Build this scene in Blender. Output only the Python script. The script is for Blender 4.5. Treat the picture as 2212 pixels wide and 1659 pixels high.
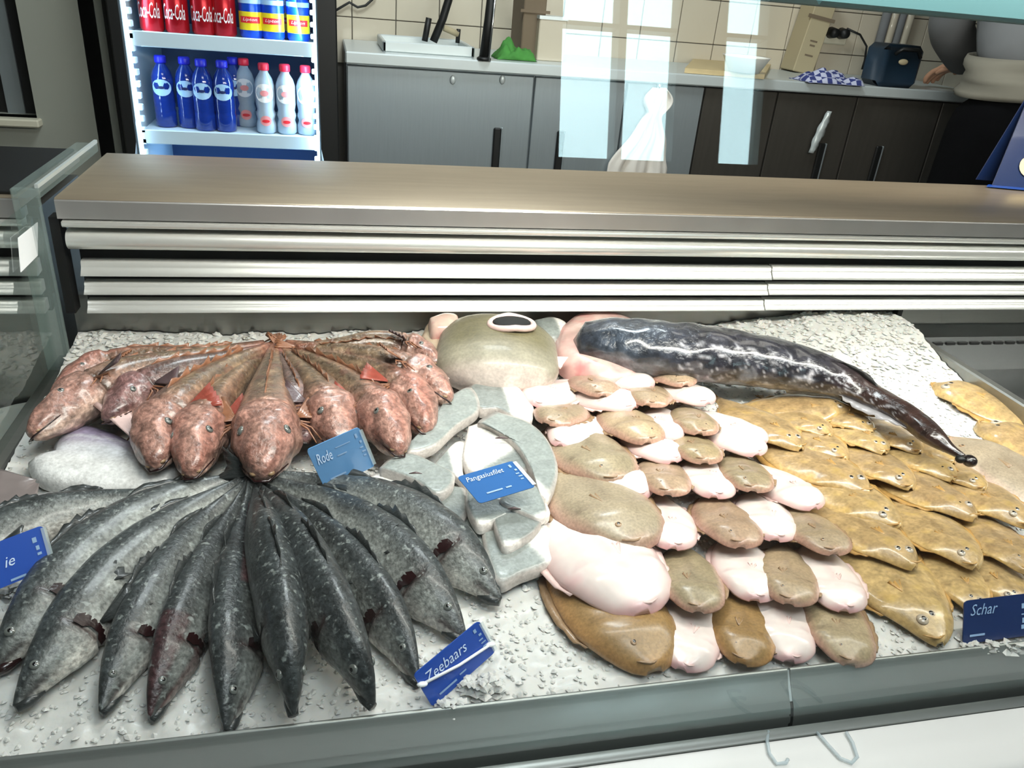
import bpy, math, random
import numpy as np
from mathutils import Vector, noise
random.seed(7); rng = np.random.default_rng(7)
for o in list(bpy.data.objects): bpy.data.objects.remove(o)
SC = bpy.context.scene; COL = SC.collection

# ------------------------------------------------------------------ camera
F = 1700.0
R = np.array([[0.97571251, 0.02378809, -0.21775956],
              [-0.20418669, 0.45875949, -0.86478178],
              [0.07932776, 0.88824201, 0.45247458]])
CAM = np.array([0.0, 0.0, 1.2])
cd = bpy.data.cameras.new('camera'); cam = bpy.data.objects.new('camera', cd); COL.objects.link(cam)
cd.sensor_width = 36; cd.lens = 36 * F / 2212; cd.clip_start = 0.02; cd.clip_end = 60
from mathutils import Matrix
mw = Matrix([list(R[0]), list(R[1]), list(R[2])]).to_4x4(); mw.translation = Vector(CAM); cam.matrix_world = mw
SC.camera = cam
# ------------------------------------------------------------------ exposure
vs = SC.view_settings
vs.view_transform = 'Standard'; vs.look = 'None'; vs.gamma = 1; vs.use_curve_mapping = False; vs.exposure = 0.0
# ------------------------------------------------------------------ world: bright overcast daylight outside the shop
w = bpy.data.worlds.new('world'); SC.world = w; w.use_nodes = True
w.node_tree.nodes['Background'].inputs[0].default_value = (0.72, 0.90, 1.0, 1)
w.node_tree.nodes['Background'].inputs[1].default_value = 8.8
# ------------------------------------------------------------------ large lights
def area(name, loc, rot, sx, sy, power, color, spread=math.pi):
    l = bpy.data.lights.new(name, 'AREA'); l.shape = 'RECTANGLE'; l.size = sx; l.size_y = sy
    l.energy = power; l.color = color; l.spread = spread
    o = bpy.data.objects.new(name, l); COL.objects.link(o); o.location = loc; o.rotation_euler = rot
    return o
# display lamp strip that hangs above the ice, unseen fill lights added over staff and customers
area('display_lamp_light', (0.78, 0.50, 1.345), (math.radians(66), 0, 0), 1.62, 0.13, 25, (1.0, 0.955, 0.87))
area('rear_lamp_light', (1.0, 0.78, 1.36), (0, 0, 0), 0.5, 0.05, 8.0, (1.0, 0.86, 0.66))
area('staff_ceiling_light', (0.35, 1.7, 2.55), (math.radians(20), 0, 0), 0.6, 0.6, 34, (0.90, 0.97, 1.0))  # unseen cool fill added to brighten the cabinet doors
area('staff_fill_light_b', (1.35, 1.5, 2.55), (0, 0, 0), 0.5, 0.5, 4, (1.0, 0.93, 0.83))  # unseen warm fill added for the right end of the shelf
area('customer_fill_light', (0.5, -0.4, 2.6), (0, 0, 0), 1.2, 0.8, 30, (0.93, 0.97, 1.0))  # unseen fill added to brighten the white front ledge

# ------------------------------------------------------------------ pixel helpers (2212 x 1659)
def ray(px, py): return R @ np.array([px - 1106, -(py - 829.5), -F]) / F
def at_z(px, py, z):
    d = ray(px, py); return CAM + d * (z - CAM[2]) / d[2]
def at_y(px, py, y):
    d = ray(px, py); return CAM + d * (y - CAM[1]) / d[1]
def at_x(px, py, x):
    d = ray(px, py); return CAM + d * (x - CAM[0]) / d[0]
ICE0, ICEB, ICEY = 0.752, 0.05, 0.37
def ice_z(y): return ICE0 + ICEB * (y - ICEY)
def ice(px, py, h=0.0):
    d = ray(px, py)
    t = (ICE0 - ICEB * ICEY + h - CAM[2]) / (d[2] - ICEB * d[1])
    return CAM + d * t
def mpp(p): # metres per pixel at a point
    q = R.T @ (np.asarray(p) - CAM); return -q[2] / F

# ------------------------------------------------------------------ object helpers
ORG = {}
def tag(o, label, cat=None, group=None, kind=None):
    if label: o['label'] = label
    if cat: o['category'] = cat
    if group: o['group'] = group
    if kind: o['kind'] = kind
    return o
def thing(name, label, cat, loc, group=None):
    o = bpy.data.objects.new(name, None); COL.objects.link(o); o.location = Vector([float(v) for v in loc])
    o.empty_display_size = 0.02
    ORG[o.name] = np.array(loc, float); return tag(o, label, cat, group)
def mesh(name, V, Fc, mat=None, parent=None, smooth=True, cols=None, origin=None):
    V = np.asarray(V, float).reshape(-1, 3)
    if parent is not None: org = ORG[parent.name]
    elif origin is not None: org = np.array(origin, float)
    else: org = np.array([V[:, 0].mean(), V[:, 1].mean(), V[:, 2].min()])
    me = bpy.data.meshes.new(name); me.from_pydata((V - org).tolist(), [], Fc)
    if cols is not None:
        a = me.color_attributes.new('Col', 'FLOAT_COLOR', 'POINT')
        c = np.ones((len(V), 4), np.float32); c[:, :3] = cols
        a.data.foreach_set('color', c.ravel())
    if smooth: me.polygons.foreach_set('use_smooth', [True] * len(me.polygons))
    me.update()
    if mat: me.materials.append(mat)
    o = bpy.data.objects.new(name, me); COL.objects.link(o)
    ORG[o.name] = org
    if parent is not None: o.parent = parent
    else: o.location = Vector([float(v) for v in org])
    return o
class MB:
    """collects shapes for one mesh"""
    def __init__(s): s.v = []; s.f = []
    def add(s, V, Fc):
        n = len(s.v); s.v += [tuple(map(float, p)) for p in V]; s.f += [tuple(i + n for i in f) for f in Fc]; return s
    def box(s, x0, x1, y0, y1, z0, z1, bev=0.0):
        if bev <= 0:
            V = [(x, y, z) for z in (z0, z1) for y in (y0, y1) for x in (x0, x1)]
            return s.add(V, [(0, 2, 3, 1), (4, 5, 7, 6), (0, 1, 5, 4), (2, 6, 7, 3), (0, 4, 6, 2), (1, 3, 7, 5)])
        b = bev
        V = []; # chamfered box as three nested slabs hull
        X = [x0, x0 + b, x1 - b, x1]; Y = [y0, y0 + b, y1 - b, y1]; Z = [z0, z0 + b, z1 - b, z1]
        idx = {}
        def vt(i, j, k):
            if (i, j, k) not in idx: idx[(i, j, k)] = len(V); V.append((X[i], Y[j], Z[k]))
            return idx[(i, j, k)]
        Fc = []
        for (k, fl) in ((0, 1), (3, 0)):
            q = [vt(1, 1, k), vt(2, 1, k), vt(2, 2, k), vt(1, 2, k)]; Fc.append(q[::-1] if fl else q)
        for (j, fl) in ((0, 0), (3, 1)):
            q = [vt(1, j, 1), vt(2, j, 1), vt(2, j, 2), vt(1, j, 2)]; Fc.append(q[::-1] if fl else q)
        for (i, fl) in ((0, 1), (3, 0)):
            q = [vt(i, 1, 1), vt(i, 2, 1), vt(i, 2, 2), vt(i, 1, 2)]; Fc.append(q[::-1] if fl else q)
        for k, kk in ((0, 1), (3, 2)):
            for j, jj in ((0, 1), (3, 2)): Fc.append([vt(1, jj, k), vt(2, jj, k), vt(2, j, kk), vt(1, j, kk)])
            for i, ii in ((0, 1), (3, 2)): Fc.append([vt(ii, 1, k), vt(ii, 2, k), vt(i, 2, kk), vt(i, 1, kk)])
        for j, jj in ((0, 1), (3, 2)):
            for i, ii in ((0, 1), (3, 2)): Fc.append([vt(ii, j, 1), vt(ii, j, 2), vt(i, jj, 2), vt(i, jj, 1)])
        for i, ii in ((0, 1), (3, 2)):
            for j, jj in ((0, 1), (3, 2)):
                for k, kk in ((0, 1), (3, 2)): Fc.append([vt(ii, jj, k), vt(ii, j, kk), vt(i, jj, kk)])
        return s.add(V, Fc)
    def tube(s, pts, r, n=10, cap=True):
        P = [Vector(p) for p in pts]; rr = r if hasattr(r, '__len__') else [r] * len(P)
        V = []; up = Vector((0, 0, 1)); prev = None
        for i, p in enumerate(P):
            t = (P[min(i + 1, len(P) - 1)] - P[max(i - 1, 0)]).normalized()
            if prev is None:
                a = t.cross(up)
                if a.length < 1e-3: a = t.cross(Vector((1, 0, 0)))
                a.normalize()
            else: a = (prev - t * prev.dot(t)).normalized()
            prev = a; b = t.cross(a)
            for k in range(n):
                th = 2 * math.pi * k / n; V.append(p + (a * math.cos(th) + b * math.sin(th)) * rr[i])
        Fc = [(i * n + k, i * n + (k + 1) % n, (i + 1) * n + (k + 1) % n, (i + 1) * n + k) for i in range(len(P) - 1) for k in range(n)]
        if cap: Fc += [tuple(range(n))[::-1], tuple((len(P) - 1) * n + k for k in range(n))]
        return s.add(V, Fc)
    def lathe(s, c, prof, n=20):
        V = [(c[0] + r * math.cos(2 * math.pi * k / n), c[1] + r * math.sin(2 * math.pi * k / n), c[2] + z) for r, z in prof for k in range(n)]
        Fc = [(i * n + k, i * n + (k + 1) % n, (i + 1) * n + (k + 1) % n, (i + 1) * n + k) for i in range(len(prof) - 1) for k in range(n)]
        Fc += [tuple(range(n))[::-1], tuple((len(prof) - 1) * n + k for k in range(n))]
        return s.add(V, Fc)
    def extrude_x(s, prof, x0, x1):
        """closed profile of (y,z) extruded along x"""
        n = len(prof)
        V = [(x, y, z) for x in (x0, x1) for y, z in prof]
        Fc = [(i, (i + 1) % n, n + (i + 1) % n, n + i) for i in range(n)] + [tuple(range(n))[::-1], tuple(range(n, 2 * n))]
        return s.add(V, Fc)
    def ball(s, c, r, sc=(1, 1, 1), n=10, m=7):
        V = []; 
        for i in range(1, m):
            ph = math.pi * i / m
            for k in range(n):
                th = 2 * math.pi * k / n
                V.append((c[0] + r * sc[0] * math.sin(ph) * math.cos(th), c[1] + r * sc[1] * math.sin(ph) * math.sin(th), c[2] + r * sc[2] * math.cos(ph)))
        V += [(c[0], c[1], c[2] + r * sc[2]), (c[0], c[1], c[2] - r * sc[2])]
        T = len(V) - 2
        Fc = [(i * n + k, (i + 1) * n + k, (i + 1) * n + (k + 1) % n, i * n + (k + 1) % n) for i in range(m - 2) for k in range(n)]
        Fc += [(T, k, (k + 1) % n) for k in range(n)] + [(T + 1, (m - 2) * n + (k + 1) % n, (m - 2) * n + k) for k in range(n)]
        return s.add(V, Fc)
    def build(s, name, mat, parent=None, smooth=False, origin=None):
        return mesh(name, s.v, s.f, mat, parent, smooth, None, origin)
def autosmooth(o, ang=35):
    me = o.data; me.polygons.foreach_set('use_smooth', [True] * len(me.polygons))
    try: me.set_sharp_from_angle(angle=math.radians(ang))
    except Exception: pass
    return o

# ------------------------------------------------------------------ materials
def lin(r, g, b):
    f = lambda c: (c / 255 / 12.92) if c / 255 <= 0.04045 else ((c / 255 + 0.055) / 1.055) ** 2.4
    return (f(r), f(g), f(b))
def mat_base(name):
    m = bpy.data.materials.new(name); m.use_nodes = True
    nt = m.node_tree; b = nt.nodes['Principled BSDF']; return m, nt, b
def P(b, k, v): b.inputs[k].default_value = v
def simple(name, col, rough=0.5, metal=0.0, spec=0.5, coat=0.0, var=0.12, scale=12, bump=0.0, stretch=None, emit=None, es=0, trans=0.0, alpha=1.0, ior=1.45, aniso=0, sss=0):
    m, nt, b = mat_base(name); N = nt.nodes; L = nt.links
    P(b, 'Roughness', rough); P(b, 'Metallic', metal); P(b, 'Specular IOR Level', spec); P(b, 'Coat Weight', coat); P(b, 'Coat Roughness', 0.1)
    P(b, 'Transmission Weight', trans); P(b, 'IOR', ior); P(b, 'Alpha', alpha); P(b, 'Anisotropic', aniso)
    if sss: P(b, 'Subsurface Weight', sss); P(b, 'Subsurface Radius', (0.01, 0.006, 0.004))
    tc = N.new('ShaderNodeTexCoord'); mp = N.new('ShaderNodeMapping'); L.new(tc.outputs['Object'], mp.inputs[0])
    if stretch: mp.inputs['Scale'].default_value = stretch
    nz = N.new('ShaderNodeTexNoise'); nz.inputs['Scale'].default_value = scale; nz.inputs['Detail'].default_value = 4
    L.new(mp.outputs[0], nz.inputs['Vector'])
    mx = N.new('ShaderNodeMixRGB'); mx.inputs[1].default_value = (*[c * (1 - var) for c in col], 1); mx.inputs[2].default_value = (*[min(1, c * (1 + var)) for c in col], 1)
    L.new(nz.outputs['Fac'], mx.inputs[0]); L.new(mx.outputs[0], b.inputs['Base Color'])
    if bump:
        bp = N.new('ShaderNodeBump'); bp.inputs['Strength'].default_value = bump; bp.inputs['Distance'].default_value = 0.002
        L.new(nz.outputs['Fac'], bp.inputs['Height']); L.new(bp.outputs[0], b.inputs['Normal'])
    if emit: P(b, 'Emission Color', (*emit, 1)); P(b, 'Emission Strength', es)
    return m
def skin(name, rough=0.32, coat=0.5, scale=160, var=0.35, tint=None, big=28, bigvar=0.25, bump=0.15, thresh=None, tcol=None, sss=0.0, coatr=0.12):
    """fish skin: painted pigment attribute x fine speckle x broad blotches, wet coat"""
    m, nt, b = mat_base(name); N = nt.nodes; L = nt.links
    P(b, 'Roughness', rough); P(b, 'Coat Weight', coat); P(b, 'Coat Roughness', coatr); P(b, 'Specular IOR Level', 0.5)
    if sss: P(b, 'Subsurface Weight', sss); P(b, 'Subsurface Radius', (0.006, 0.003, 0.002))
    at = N.new('ShaderNodeAttribute'); at.attribute_name = 'Col'
    tc = N.new('ShaderNodeTexCoord')
    n1 = N.new('ShaderNodeTexNoise'); n1.inputs['Scale'].default_value = scale; n1.inputs['Detail'].default_value = 3
    n2 = N.new('ShaderNodeTexNoise'); n2.inputs['Scale'].default_value = big; n2.inputs['Detail'].default_value = 3
    for n in (n1, n2): L.new(tc.outputs['Object'], n.inputs['Vector'])
    def rng_(n, v):
        r = N.new('ShaderNodeMapRange'); r.inputs[1].default_value = 0.3; r.inputs[2].default_value = 0.7
        r.inputs[3].default_value = 1 - v; r.inputs[4].default_value = 1 + v; L.new(n.outputs['Fac'], r.inputs[0]); return r
    r1 = rng_(n1, var); r2 = rng_(n2, bigvar)
    mu = N.new('ShaderNodeMath'); mu.operation = 'MULTIPLY'; L.new(r1.outputs[0], mu.inputs[0]); L.new(r2.outputs[0], mu.inputs[1])
    vm = N.new('ShaderNodeVectorMath'); vm.operation = 'SCALE'; L.new(at.outputs['Color'], vm.inputs[0]); L.new(mu.outputs[0], vm.inputs['Scale'])
    out = vm.outputs[0]
    if tcol:
        n3 = N.new('ShaderNodeTexNoise'); n3.inputs['Scale'].default_value = thresh[0]; n3.inputs['Detail'].default_value = 2; L.new(tc.outputs['Object'], n3.inputs['Vector'])
        mr = N.new('ShaderNodeMapRange'); mr.inputs[1].default_value = thresh[1]; mr.inputs[2].default_value = thresh[2]; L.new(n3.outputs['Fac'], mr.inputs[0])
        mr.inputs[4].default_value = thresh[3]
        mx = N.new('ShaderNodeMixRGB'); L.new(mr.outputs[0], mx.inputs[0]); L.new(out, mx.inputs[1]); mx.inputs[2].default_value = (*tcol, 1); out = mx.outputs[0]
    L.new(out, b.inputs['Base Color'])
    bp = N.new('ShaderNodeBump'); bp.inputs['Strength'].default_value = bump; bp.inputs['Distance'].default_value = 0.001
    L.new(n1.outputs['Fac'], bp.inputs['Height']); L.new(bp.outputs[0], b.inputs['Normal'])
    return m
def glass(name, tint=(0.93, 0.98, 0.96), k=1.0, extra=0.0):
    m = bpy.data.materials.new(name); m.use_nodes = True; nt = m.node_tree; N = nt.nodes; L = nt.links
    for n in list(N): N.remove(n)
    o = N.new('ShaderNodeOutputMaterial'); t = N.new('ShaderNodeBsdfTransparent'); g = N.new('ShaderNodeBsdfGlossy'); mx = N.new('ShaderNodeMixShader')
    t.inputs[0].default_value = (*tint, 1); g.inputs['Roughness'].default_value = 0.0; g.inputs['Color'].default_value = (1, 1, 1, 1)
    lw = N.new('ShaderNodeLayerWeight'); lw.inputs[0].default_value = 0.5
    fr = N.new('ShaderNodeMath'); fr.operation = 'POWER'; fr.inputs[1].default_value = 5; L.new(lw.outputs['Facing'], fr.inputs[0])
    ma = N.new('ShaderNodeMath'); ma.operation = 'MULTIPLY_ADD'; ma.inputs[1].default_value = 0.9 * k; ma.inputs[2].default_value = 0.04 * k + extra
    L.new(fr.outputs[0], ma.inputs[0]); L.new(ma.outputs[0], mx.inputs[0]); L.new(t.outputs[0], mx.inputs[1]); L.new(g.outputs[0], mx.inputs[2]); L.new(mx.outputs[0], o.inputs[0])
    return m
def emissive(name, col, s):
    m, nt, b = mat_base(name); P(b, 'Base Color', (*col, 1)); P(b, 'Emission Color', (*col, 1)); P(b, 'Emission Strength', s); return m

M = {}
M['steel_dark'] = simple('brushed_steel_dark', lin(150, 150, 146), 0.34, 0.9, var=0.10, scale=30, stretch=(0.4, 8, 8), bump=0.03)
M['steel'] = simple('brushed_steel', lin(198, 200, 200), 0.27, 1.0, var=0.07, scale=40, stretch=(0.3, 6, 6), bump=0.02)
M['steel_v'] = simple('brushed_steel_doors', lin(168, 178, 182), 0.32, 0.6, var=0.08, scale=30, stretch=(6, 6, 0.3), bump=0.02)
M['steel_shaded'] = simple('shaded_steel_doors', lin(84, 80, 74), 0.34, 0.5, var=0.16, scale=14, stretch=(5, 5, 0.3))  # door steel again, the right side's dimmer light put into a darker colour
M['alu'] = simple('aluminium_slat', lin(238, 239, 235), 0.27, 0.60, var=0.04, scale=30, stretch=(0.3, 8, 8))
M['alu_front'] = simple('aluminium_front', lin(142, 146, 142), 0.42, 0.75, var=0.07, scale=20, stretch=(0.5, 6, 6))
M['top_steel'] = simple('shelf_top_steel', lin(184, 168, 146), 0.34, 0.75, var=0.14, scale=14, stretch=(0.8, 5, 5), bump=0.02)
M['fascia'] = simple('fascia_steel', lin(200, 198, 196), 0.30, 0.75, var=0.14, scale=16, stretch=(1.2, 1.2, 0.5))
M['white_ledge'] = simple('white_ledge', lin(238, 236, 228), 0.25, coat=0.4, var=0.03)
M['black'] = simple('black_plastic', lin(14, 15, 15), 0.5, var=0.2)
M['black_gap'] = simple('dark_recess', lin(22, 24, 24), 0.7, var=0.2)
M['wall_grey'] = simple('painted_wall', lin(150, 152, 142), 0.7, var=0.06, scale=3)
M['wall_front'] = simple('front_wall_paint', lin(95, 96, 94), 0.8, var=0.1, scale=2)
M['ceiling'] = simple('ceiling_paint', lin(170, 170, 166), 0.8, var=0.05, scale=2)
M['floor'] = simple('floor_tile_grey', lin(80, 78, 74), 0.5, var=0.15, scale=4)
M['grout'] = simple('dark_grout', lin(110, 106, 98), 0.9, var=0.1)
M['tile'] = simple('glazed_white_tile', lin(196, 187, 168), 0.16, coat=0.4, var=0.05, scale=5)
M['cream'] = simple('cream_sill', lin(205, 200, 180), 0.5, var=0.05)
M['counter_l'] = simple('white_counter_edge', lin(196, 204, 204), 0.35, metal=0.3, var=0.05)
M['glass'] = glass('display_glass', (0.97, 0.985, 0.98), 1.6, 0.0)
M['glass_edge'] = simple('glass_edge_frost', lin(150, 168, 164), 0.12, alpha=0.26, coat=0.3, var=0.05)
M['glass_teal'] = simple('teal_glass_shelf', lin(52, 80, 84), 0.45, alpha=0.9, spec=0.2, coat=0.0, var=0.08, scale=3)
M['door_glass'] = glass('side_glass', (0.86, 0.92, 0.90), 1.0, 0.0)
M['ice'] = simple('crushed_ice', lin(204, 204, 200), 0.45, spec=0.4, coat=0.12, var=0.07, scale=90, bump=0.35, sss=0.35)
M['frame_white'] = simple('fridge_inner_white', lin(200, 222, 235), 0.4, var=0.03)
M['fridge_back'] = simple('fridge_back_blue_grey', lin(52, 80, 122), 0.4, var=0.1)
M['led'] = emissive('fridge_led', (0.62, 0.84, 1.0), 9.0)
M['can_red'] = simple('red_can', lin(172, 16, 30), 0.28, metal=0.4, var=0.06)
M['can_top'] = simple('can_aluminium', lin(200, 200, 205), 0.3, metal=0.9, var=0.04)
M['can_blue'] = simple('blue_can', lin(20, 75, 200), 0.28, metal=0.3, var=0.1, scale=30)
M['yellow'] = simple('yellow_print', lin(235, 215, 40), 0.35, var=0.1)
M['red'] = simple('red_print', lin(220, 40, 50), 0.4, var=0.06)
M['pink_lbl'] = simple('round_pink_label', lin(235, 150, 150), 0.4, var=0.08)
M['white'] = simple('white_print', lin(238, 240, 242), 0.4, var=0.03)
M['paleblue'] = simple('pale_blue_print', lin(165, 205, 240), 0.4, var=0.05)
M['navy'] = simple('navy_print', lin(25, 40, 95), 0.5, var=0.1)
M['bottle_blue'] = simple('blue_bottle_plastic', lin(26, 62, 165), 0.12, trans=0.35, coat=0.6, var=0.3, scale=40, stretch=(1, 1, 3))
M['bottle_clear'] = simple('clear_bottle_plastic', lin(200, 216, 230), 0.12, trans=0.35, coat=0.5, var=0.15, scale=40, ior=1.2)
M['cap_blue'] = simple('blue_cap', lin(35, 40, 200), 0.4)
M['cap_red'] = simple('red_cap', lin(228, 40, 66), 0.4)
M['wood'] = simple('light_wood', lin(196, 176, 132), 0.5, var=0.15, scale=20, stretch=(1, 8, 8))
M['card'] = simple('tan_cardboard', lin(170, 158, 128), 0.8, var=0.06, scale=6)
M['card_dark'] = simple('brown_cardboard', lin(112, 98, 80), 0.85, var=0.08, scale=8)
M['cloth_w'] = simple('white_cloth', lin(225, 220, 212), 0.9, var=0.05, bump=0.3, scale=60)
M['green'] = simple('green_cloth', lin(62, 126, 52), 0.85, var=0.35, scale=50, bump=0.4)
M['crate'] = simple('dark_blue_bag', lin(16, 40, 58), 0.55, var=0.35, scale=16, bump=0.3)
M['shirt'] = simple('grey_work_shirt', lin(118, 120, 122), 0.9, var=0.12, scale=18, bump=0.3)
M['apron'] = simple('beige_apron', lin(128, 124, 112), 0.85, var=0.12, scale=10, stretch=(0.4, 1, 4), bump=0.3)
M['trouser'] = simple('black_trousers', lin(7, 7, 9), 1.0, spec=0.1, var=0.3, scale=20)
M['skin_p'] = simple('human_skin', lin(196, 150, 122), 0.5, var=0.06, sss=0.1)
M['hair'] = simple('dark_hair', lin(45, 34, 26), 0.7, var=0.3, scale=60)
M['tag'] = simple('blue_price_tag', lin(30, 76, 170), 0.30, coat=0.4, var=0.05)
M['tag_pale'] = simple('pale_blue_price_tag', lin(92, 140, 188), 0.35, coat=0.4, var=0.05)
M['tag_mid'] = simple('mid_blue_price_tag', lin(46, 98, 160), 0.7, coat=0.0, spec=0.2, var=0.05)
M['tag_dark'] = simple('dark_blue_price_tag', lin(26, 46, 92), 0.30, coat=0.3, var=0.08)
M['ink'] = simple('light_blue_ink', lin(205, 225, 250), 0.5, var=0.02)
M['ink_dim'] = simple('dim_blue_ink', lin(140, 170, 205), 0.5, var=0.02)
M['clear_plastic'] = simple('clear_tag_clip', lin(205, 220, 222), 0.1, alpha=0.45, var=0.02)
M['eye'] = simple('fish_eye_dark', lin(18, 18, 20), 0.06, coat=1.0, var=0.1)
M['eye_ring'] = simple('fish_eye_ring', lin(104, 108, 104), 0.15, coat=1.0, var=0.15, scale=300)
M['jelly'] = simple('glassy_eye_jelly', lin(176, 164, 146), 0.08, coat=1.0, var=0.2, scale=200)
M['gill'] = simple('shaded_red_gill', lin(34, 12, 14), 0.25, coat=0.7, var=0.4, scale=120, bump=0.4)  # gill red, blackened with the shade inside the opening
M['flesh'] = skin('pink_flesh', 0.3, 0.6, scale=90, var=0.10, big=30, bigvar=0.10, bump=0.2, thresh=(55, 0.55, 0.72, 0.55), tcol=lin(215, 120, 122), sss=0.15)
M['bass'] = skin('sea_bass_skin', 0.40, 0.20, scale=330, var=0.45, big=42, bigvar=0.42, bump=0.8, coatr=0.15, thresh=(210, 0.60, 0.72, 0.5), tcol=lin(168, 176, 172))
M['gurnard'] = skin('gurnard_skin', 0.32, 0.55, scale=230, var=0.42, big=60, bigvar=0.40, bump=1.6, thresh=(70, 0.54, 0.66, 0.5), tcol=lin(104, 66, 56), coatr=0.2)
M['brown'] = skin('flatfish_brown_skin', 0.36, 0.35, scale=420, var=0.20, big=40, bigvar=0.13, bump=0.15, coatr=0.2)
M['blind'] = skin('flatfish_white_skin', 0.30, 0.40, scale=150, var=0.03, big=50, bigvar=0.04, bump=0.08, thresh=(40, 0.60, 0.78, 0.30), tcol=lin(222, 150, 158), sss=0.12, coatr=0.15)
M['ochre'] = skin('dab_skin', 0.32, 0.55, scale=300, var=0.20, big=70, bigvar=0.26, bump=0.35, thresh=(60, 0.55, 0.74, 0.35), tcol=lin(196, 164, 80), coatr=0.15)
M['monk'] = skin('monkfish_skin', 0.30, 0.7, scale=120, var=0.5, big=36, bigvar=0.45, bump=2.2, coatr=0.12)
M['silver'] = skin('silver_skin', 0.38, 0.25, scale=320, var=0.16, big=60, bigvar=0.16, bump=0.5)
M['cod'] = skin('cod_skin', 0.50, 0.15, scale=300, var=0.14, big=40, bigvar=0.14, bump=0.25)
M['fin_d'] = simple('dark_fin', lin(46, 50, 50), 0.4, coat=0.4, var=0.3, scale=120, stretch=(1, 6, 1), bump=0.4)
M['fin_o'] = simple('orange_fin', lin(140, 94, 68), 0.4, coat=0.5, var=0.35, scale=150, bump=0.5)
M['fin_r'] = simple('red_fin', lin(146, 70, 58), 0.35, coat=0.6, var=0.35, scale=150, bump=0.5)
M['fin_p'] = simple('dusky_fin', lin(86, 68, 70), 0.4, coat=0.5, var=0.35, scale=150, bump=0.5)
M['fin_b'] = simple('brown_fin', lin(150, 122, 92), 0.4, coat=0.4, var=0.25, scale=200, bump=0.5)
M['fin_w'] = simple('pale_pink_fin', lin(226, 196, 190), 0.35, coat=0.4, var=0.1, scale=200, bump=0.4)
M['fin_y'] = simple('ochre_fin', lin(180, 140, 80), 0.35, coat=0.5, var=0.25, scale=200, bump=0.5)
M['fin_g'] = simple('grey_brown_fin', lin(124, 114, 112), 0.4, coat=0.3, var=0.2, scale=60)
M['fin_s'] = simple('silver_fin', lin(150, 148, 150), 0.35, coat=0.5, var=0.2, scale=80, bump=0.4)

# ------------------------------------------------------------------ text
def text_mesh(s, shear=0.0):
    c = bpy.data.curves.new('lettering', 'FONT'); c.body = s; c.size = 1; c.shear = shear; c.resolution_u = 2; c.align_x = 'LEFT'
    o = bpy.data.objects.new('lettering', c); COL.objects.link(o)
    dg = bpy.context.evaluated_depsgraph_get(); me = bpy.data.meshes.new_from_object(o.evaluated_get(dg))
    V = np.array([v.co[:] for v in me.vertices]); Fc = [tuple(p.vertices) for p in me.polygons]
    bpy.data.objects.remove(o); bpy.data.curves.remove(c); bpy.data.meshes.remove(me)
    V[:, :2] -= V[:, :2].min(0); return V, Fc
def text_on_quad(s, Q, u0, u1, v0, h, mat, parent, lift=0.0006, shear=0.3, name='lettering'):
    """Q: TL TR BR BL corners; the words fill u0..u1 along the top edge, cap height h"""
    V, Fc = text_mesh(s, shear); V = V.copy()
    W_, H_ = V[:, 0].max(), V[:, 1].max()
    u = u0 + (u1 - u0) * V[:, 0] / W_; v = v0 + h * .8 - h * V[:, 1] / H_
    TL, TR, BR, BL = [np.array(q) for q in Q]
    n = np.cross(TR - TL, BL - TL); n = n / np.linalg.norm(n)
    if n @ (CAM - TL) < 0: n = -n
    Pn = (TL[None] * (1 - u[:, None]) + TR[None] * u[:, None]) * (1 - v[:, None]) + (BL[None] * (1 - u[:, None]) + BR[None] * u[:, None]) * v[:, None] + n * lift
    return mesh(name, Pn, Fc, mat, parent, False)
def wrap_text(s, c, r, z, h, a0, a1, mat, parent):
    V, Fc = text_mesh(s, 0.25); W_, H_ = V[:, 0].max(), V[:, 1].max()
    a = a0 + (a1 - a0) * V[:, 0] / W_
    Pn = np.stack([c[0] + r * np.sin(a), c[1] - r * np.cos(a), c[2] + z + h * V[:, 1] / H_], 1)
    return mesh('lettering', Pn, Fc, mat, parent, False)
def patch_cyl(c, r, a0, a1, z0, z1, mat, parent, name='label_print', rnd=False, n=12):
    V = []; Fc = []
    if rnd:
        ca, cz = (a0 + a1) / 2, (z0 + z1) / 2; V.append((ca, cz))
        V += [(ca + (a1 - a0) / 2 * math.cos(t), cz + (z1 - z0) / 2 * math.sin(t)) for t in np.linspace(0, 2 * math.pi, 20, endpoint=False)]
        Fc = [(0, 1 + k, 1 + (k + 1) % 20) for k in range(20)]
    else:
        for i in range(n + 1):
            a = a0 + (a1 - a0) * i / n; V += [(a, z0), (a, z1)]
        Fc = [(2 * i, 2 * i + 2, 2 * i + 3, 2 * i + 1) for i in range(n)]
    Pn = [(c[0] + r * math.sin(a), c[1] - r * math.cos(a), c[2] + z) for a, z in V]
    return mesh(name, Pn, Fc, mat, parent, True)
# ================================================================== ROOM
def struct(name, mb, mat, smooth=False):
    o = mb.build(name, mat, None, smooth); o['kind'] = 'structure'; return o
struct('floor', MB().box(-2.0, 3.4, -3.1, 3.2, -0.05, 0), M['floor'])
struct('ceiling', MB().box(-2.0, 3.4, -3.1, 3.2, 2.7, 2.75), M['ceiling'])
wl = struct('wall_left', MB().box(-2.0, -1.95, -3.1, 3.2, 0, 2.7), M['wall_grey'])
struct('wall_right', MB().box(3.35, 3.4, -3.1, 3.2, 0, 2.7), M['wall_front'])
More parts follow.
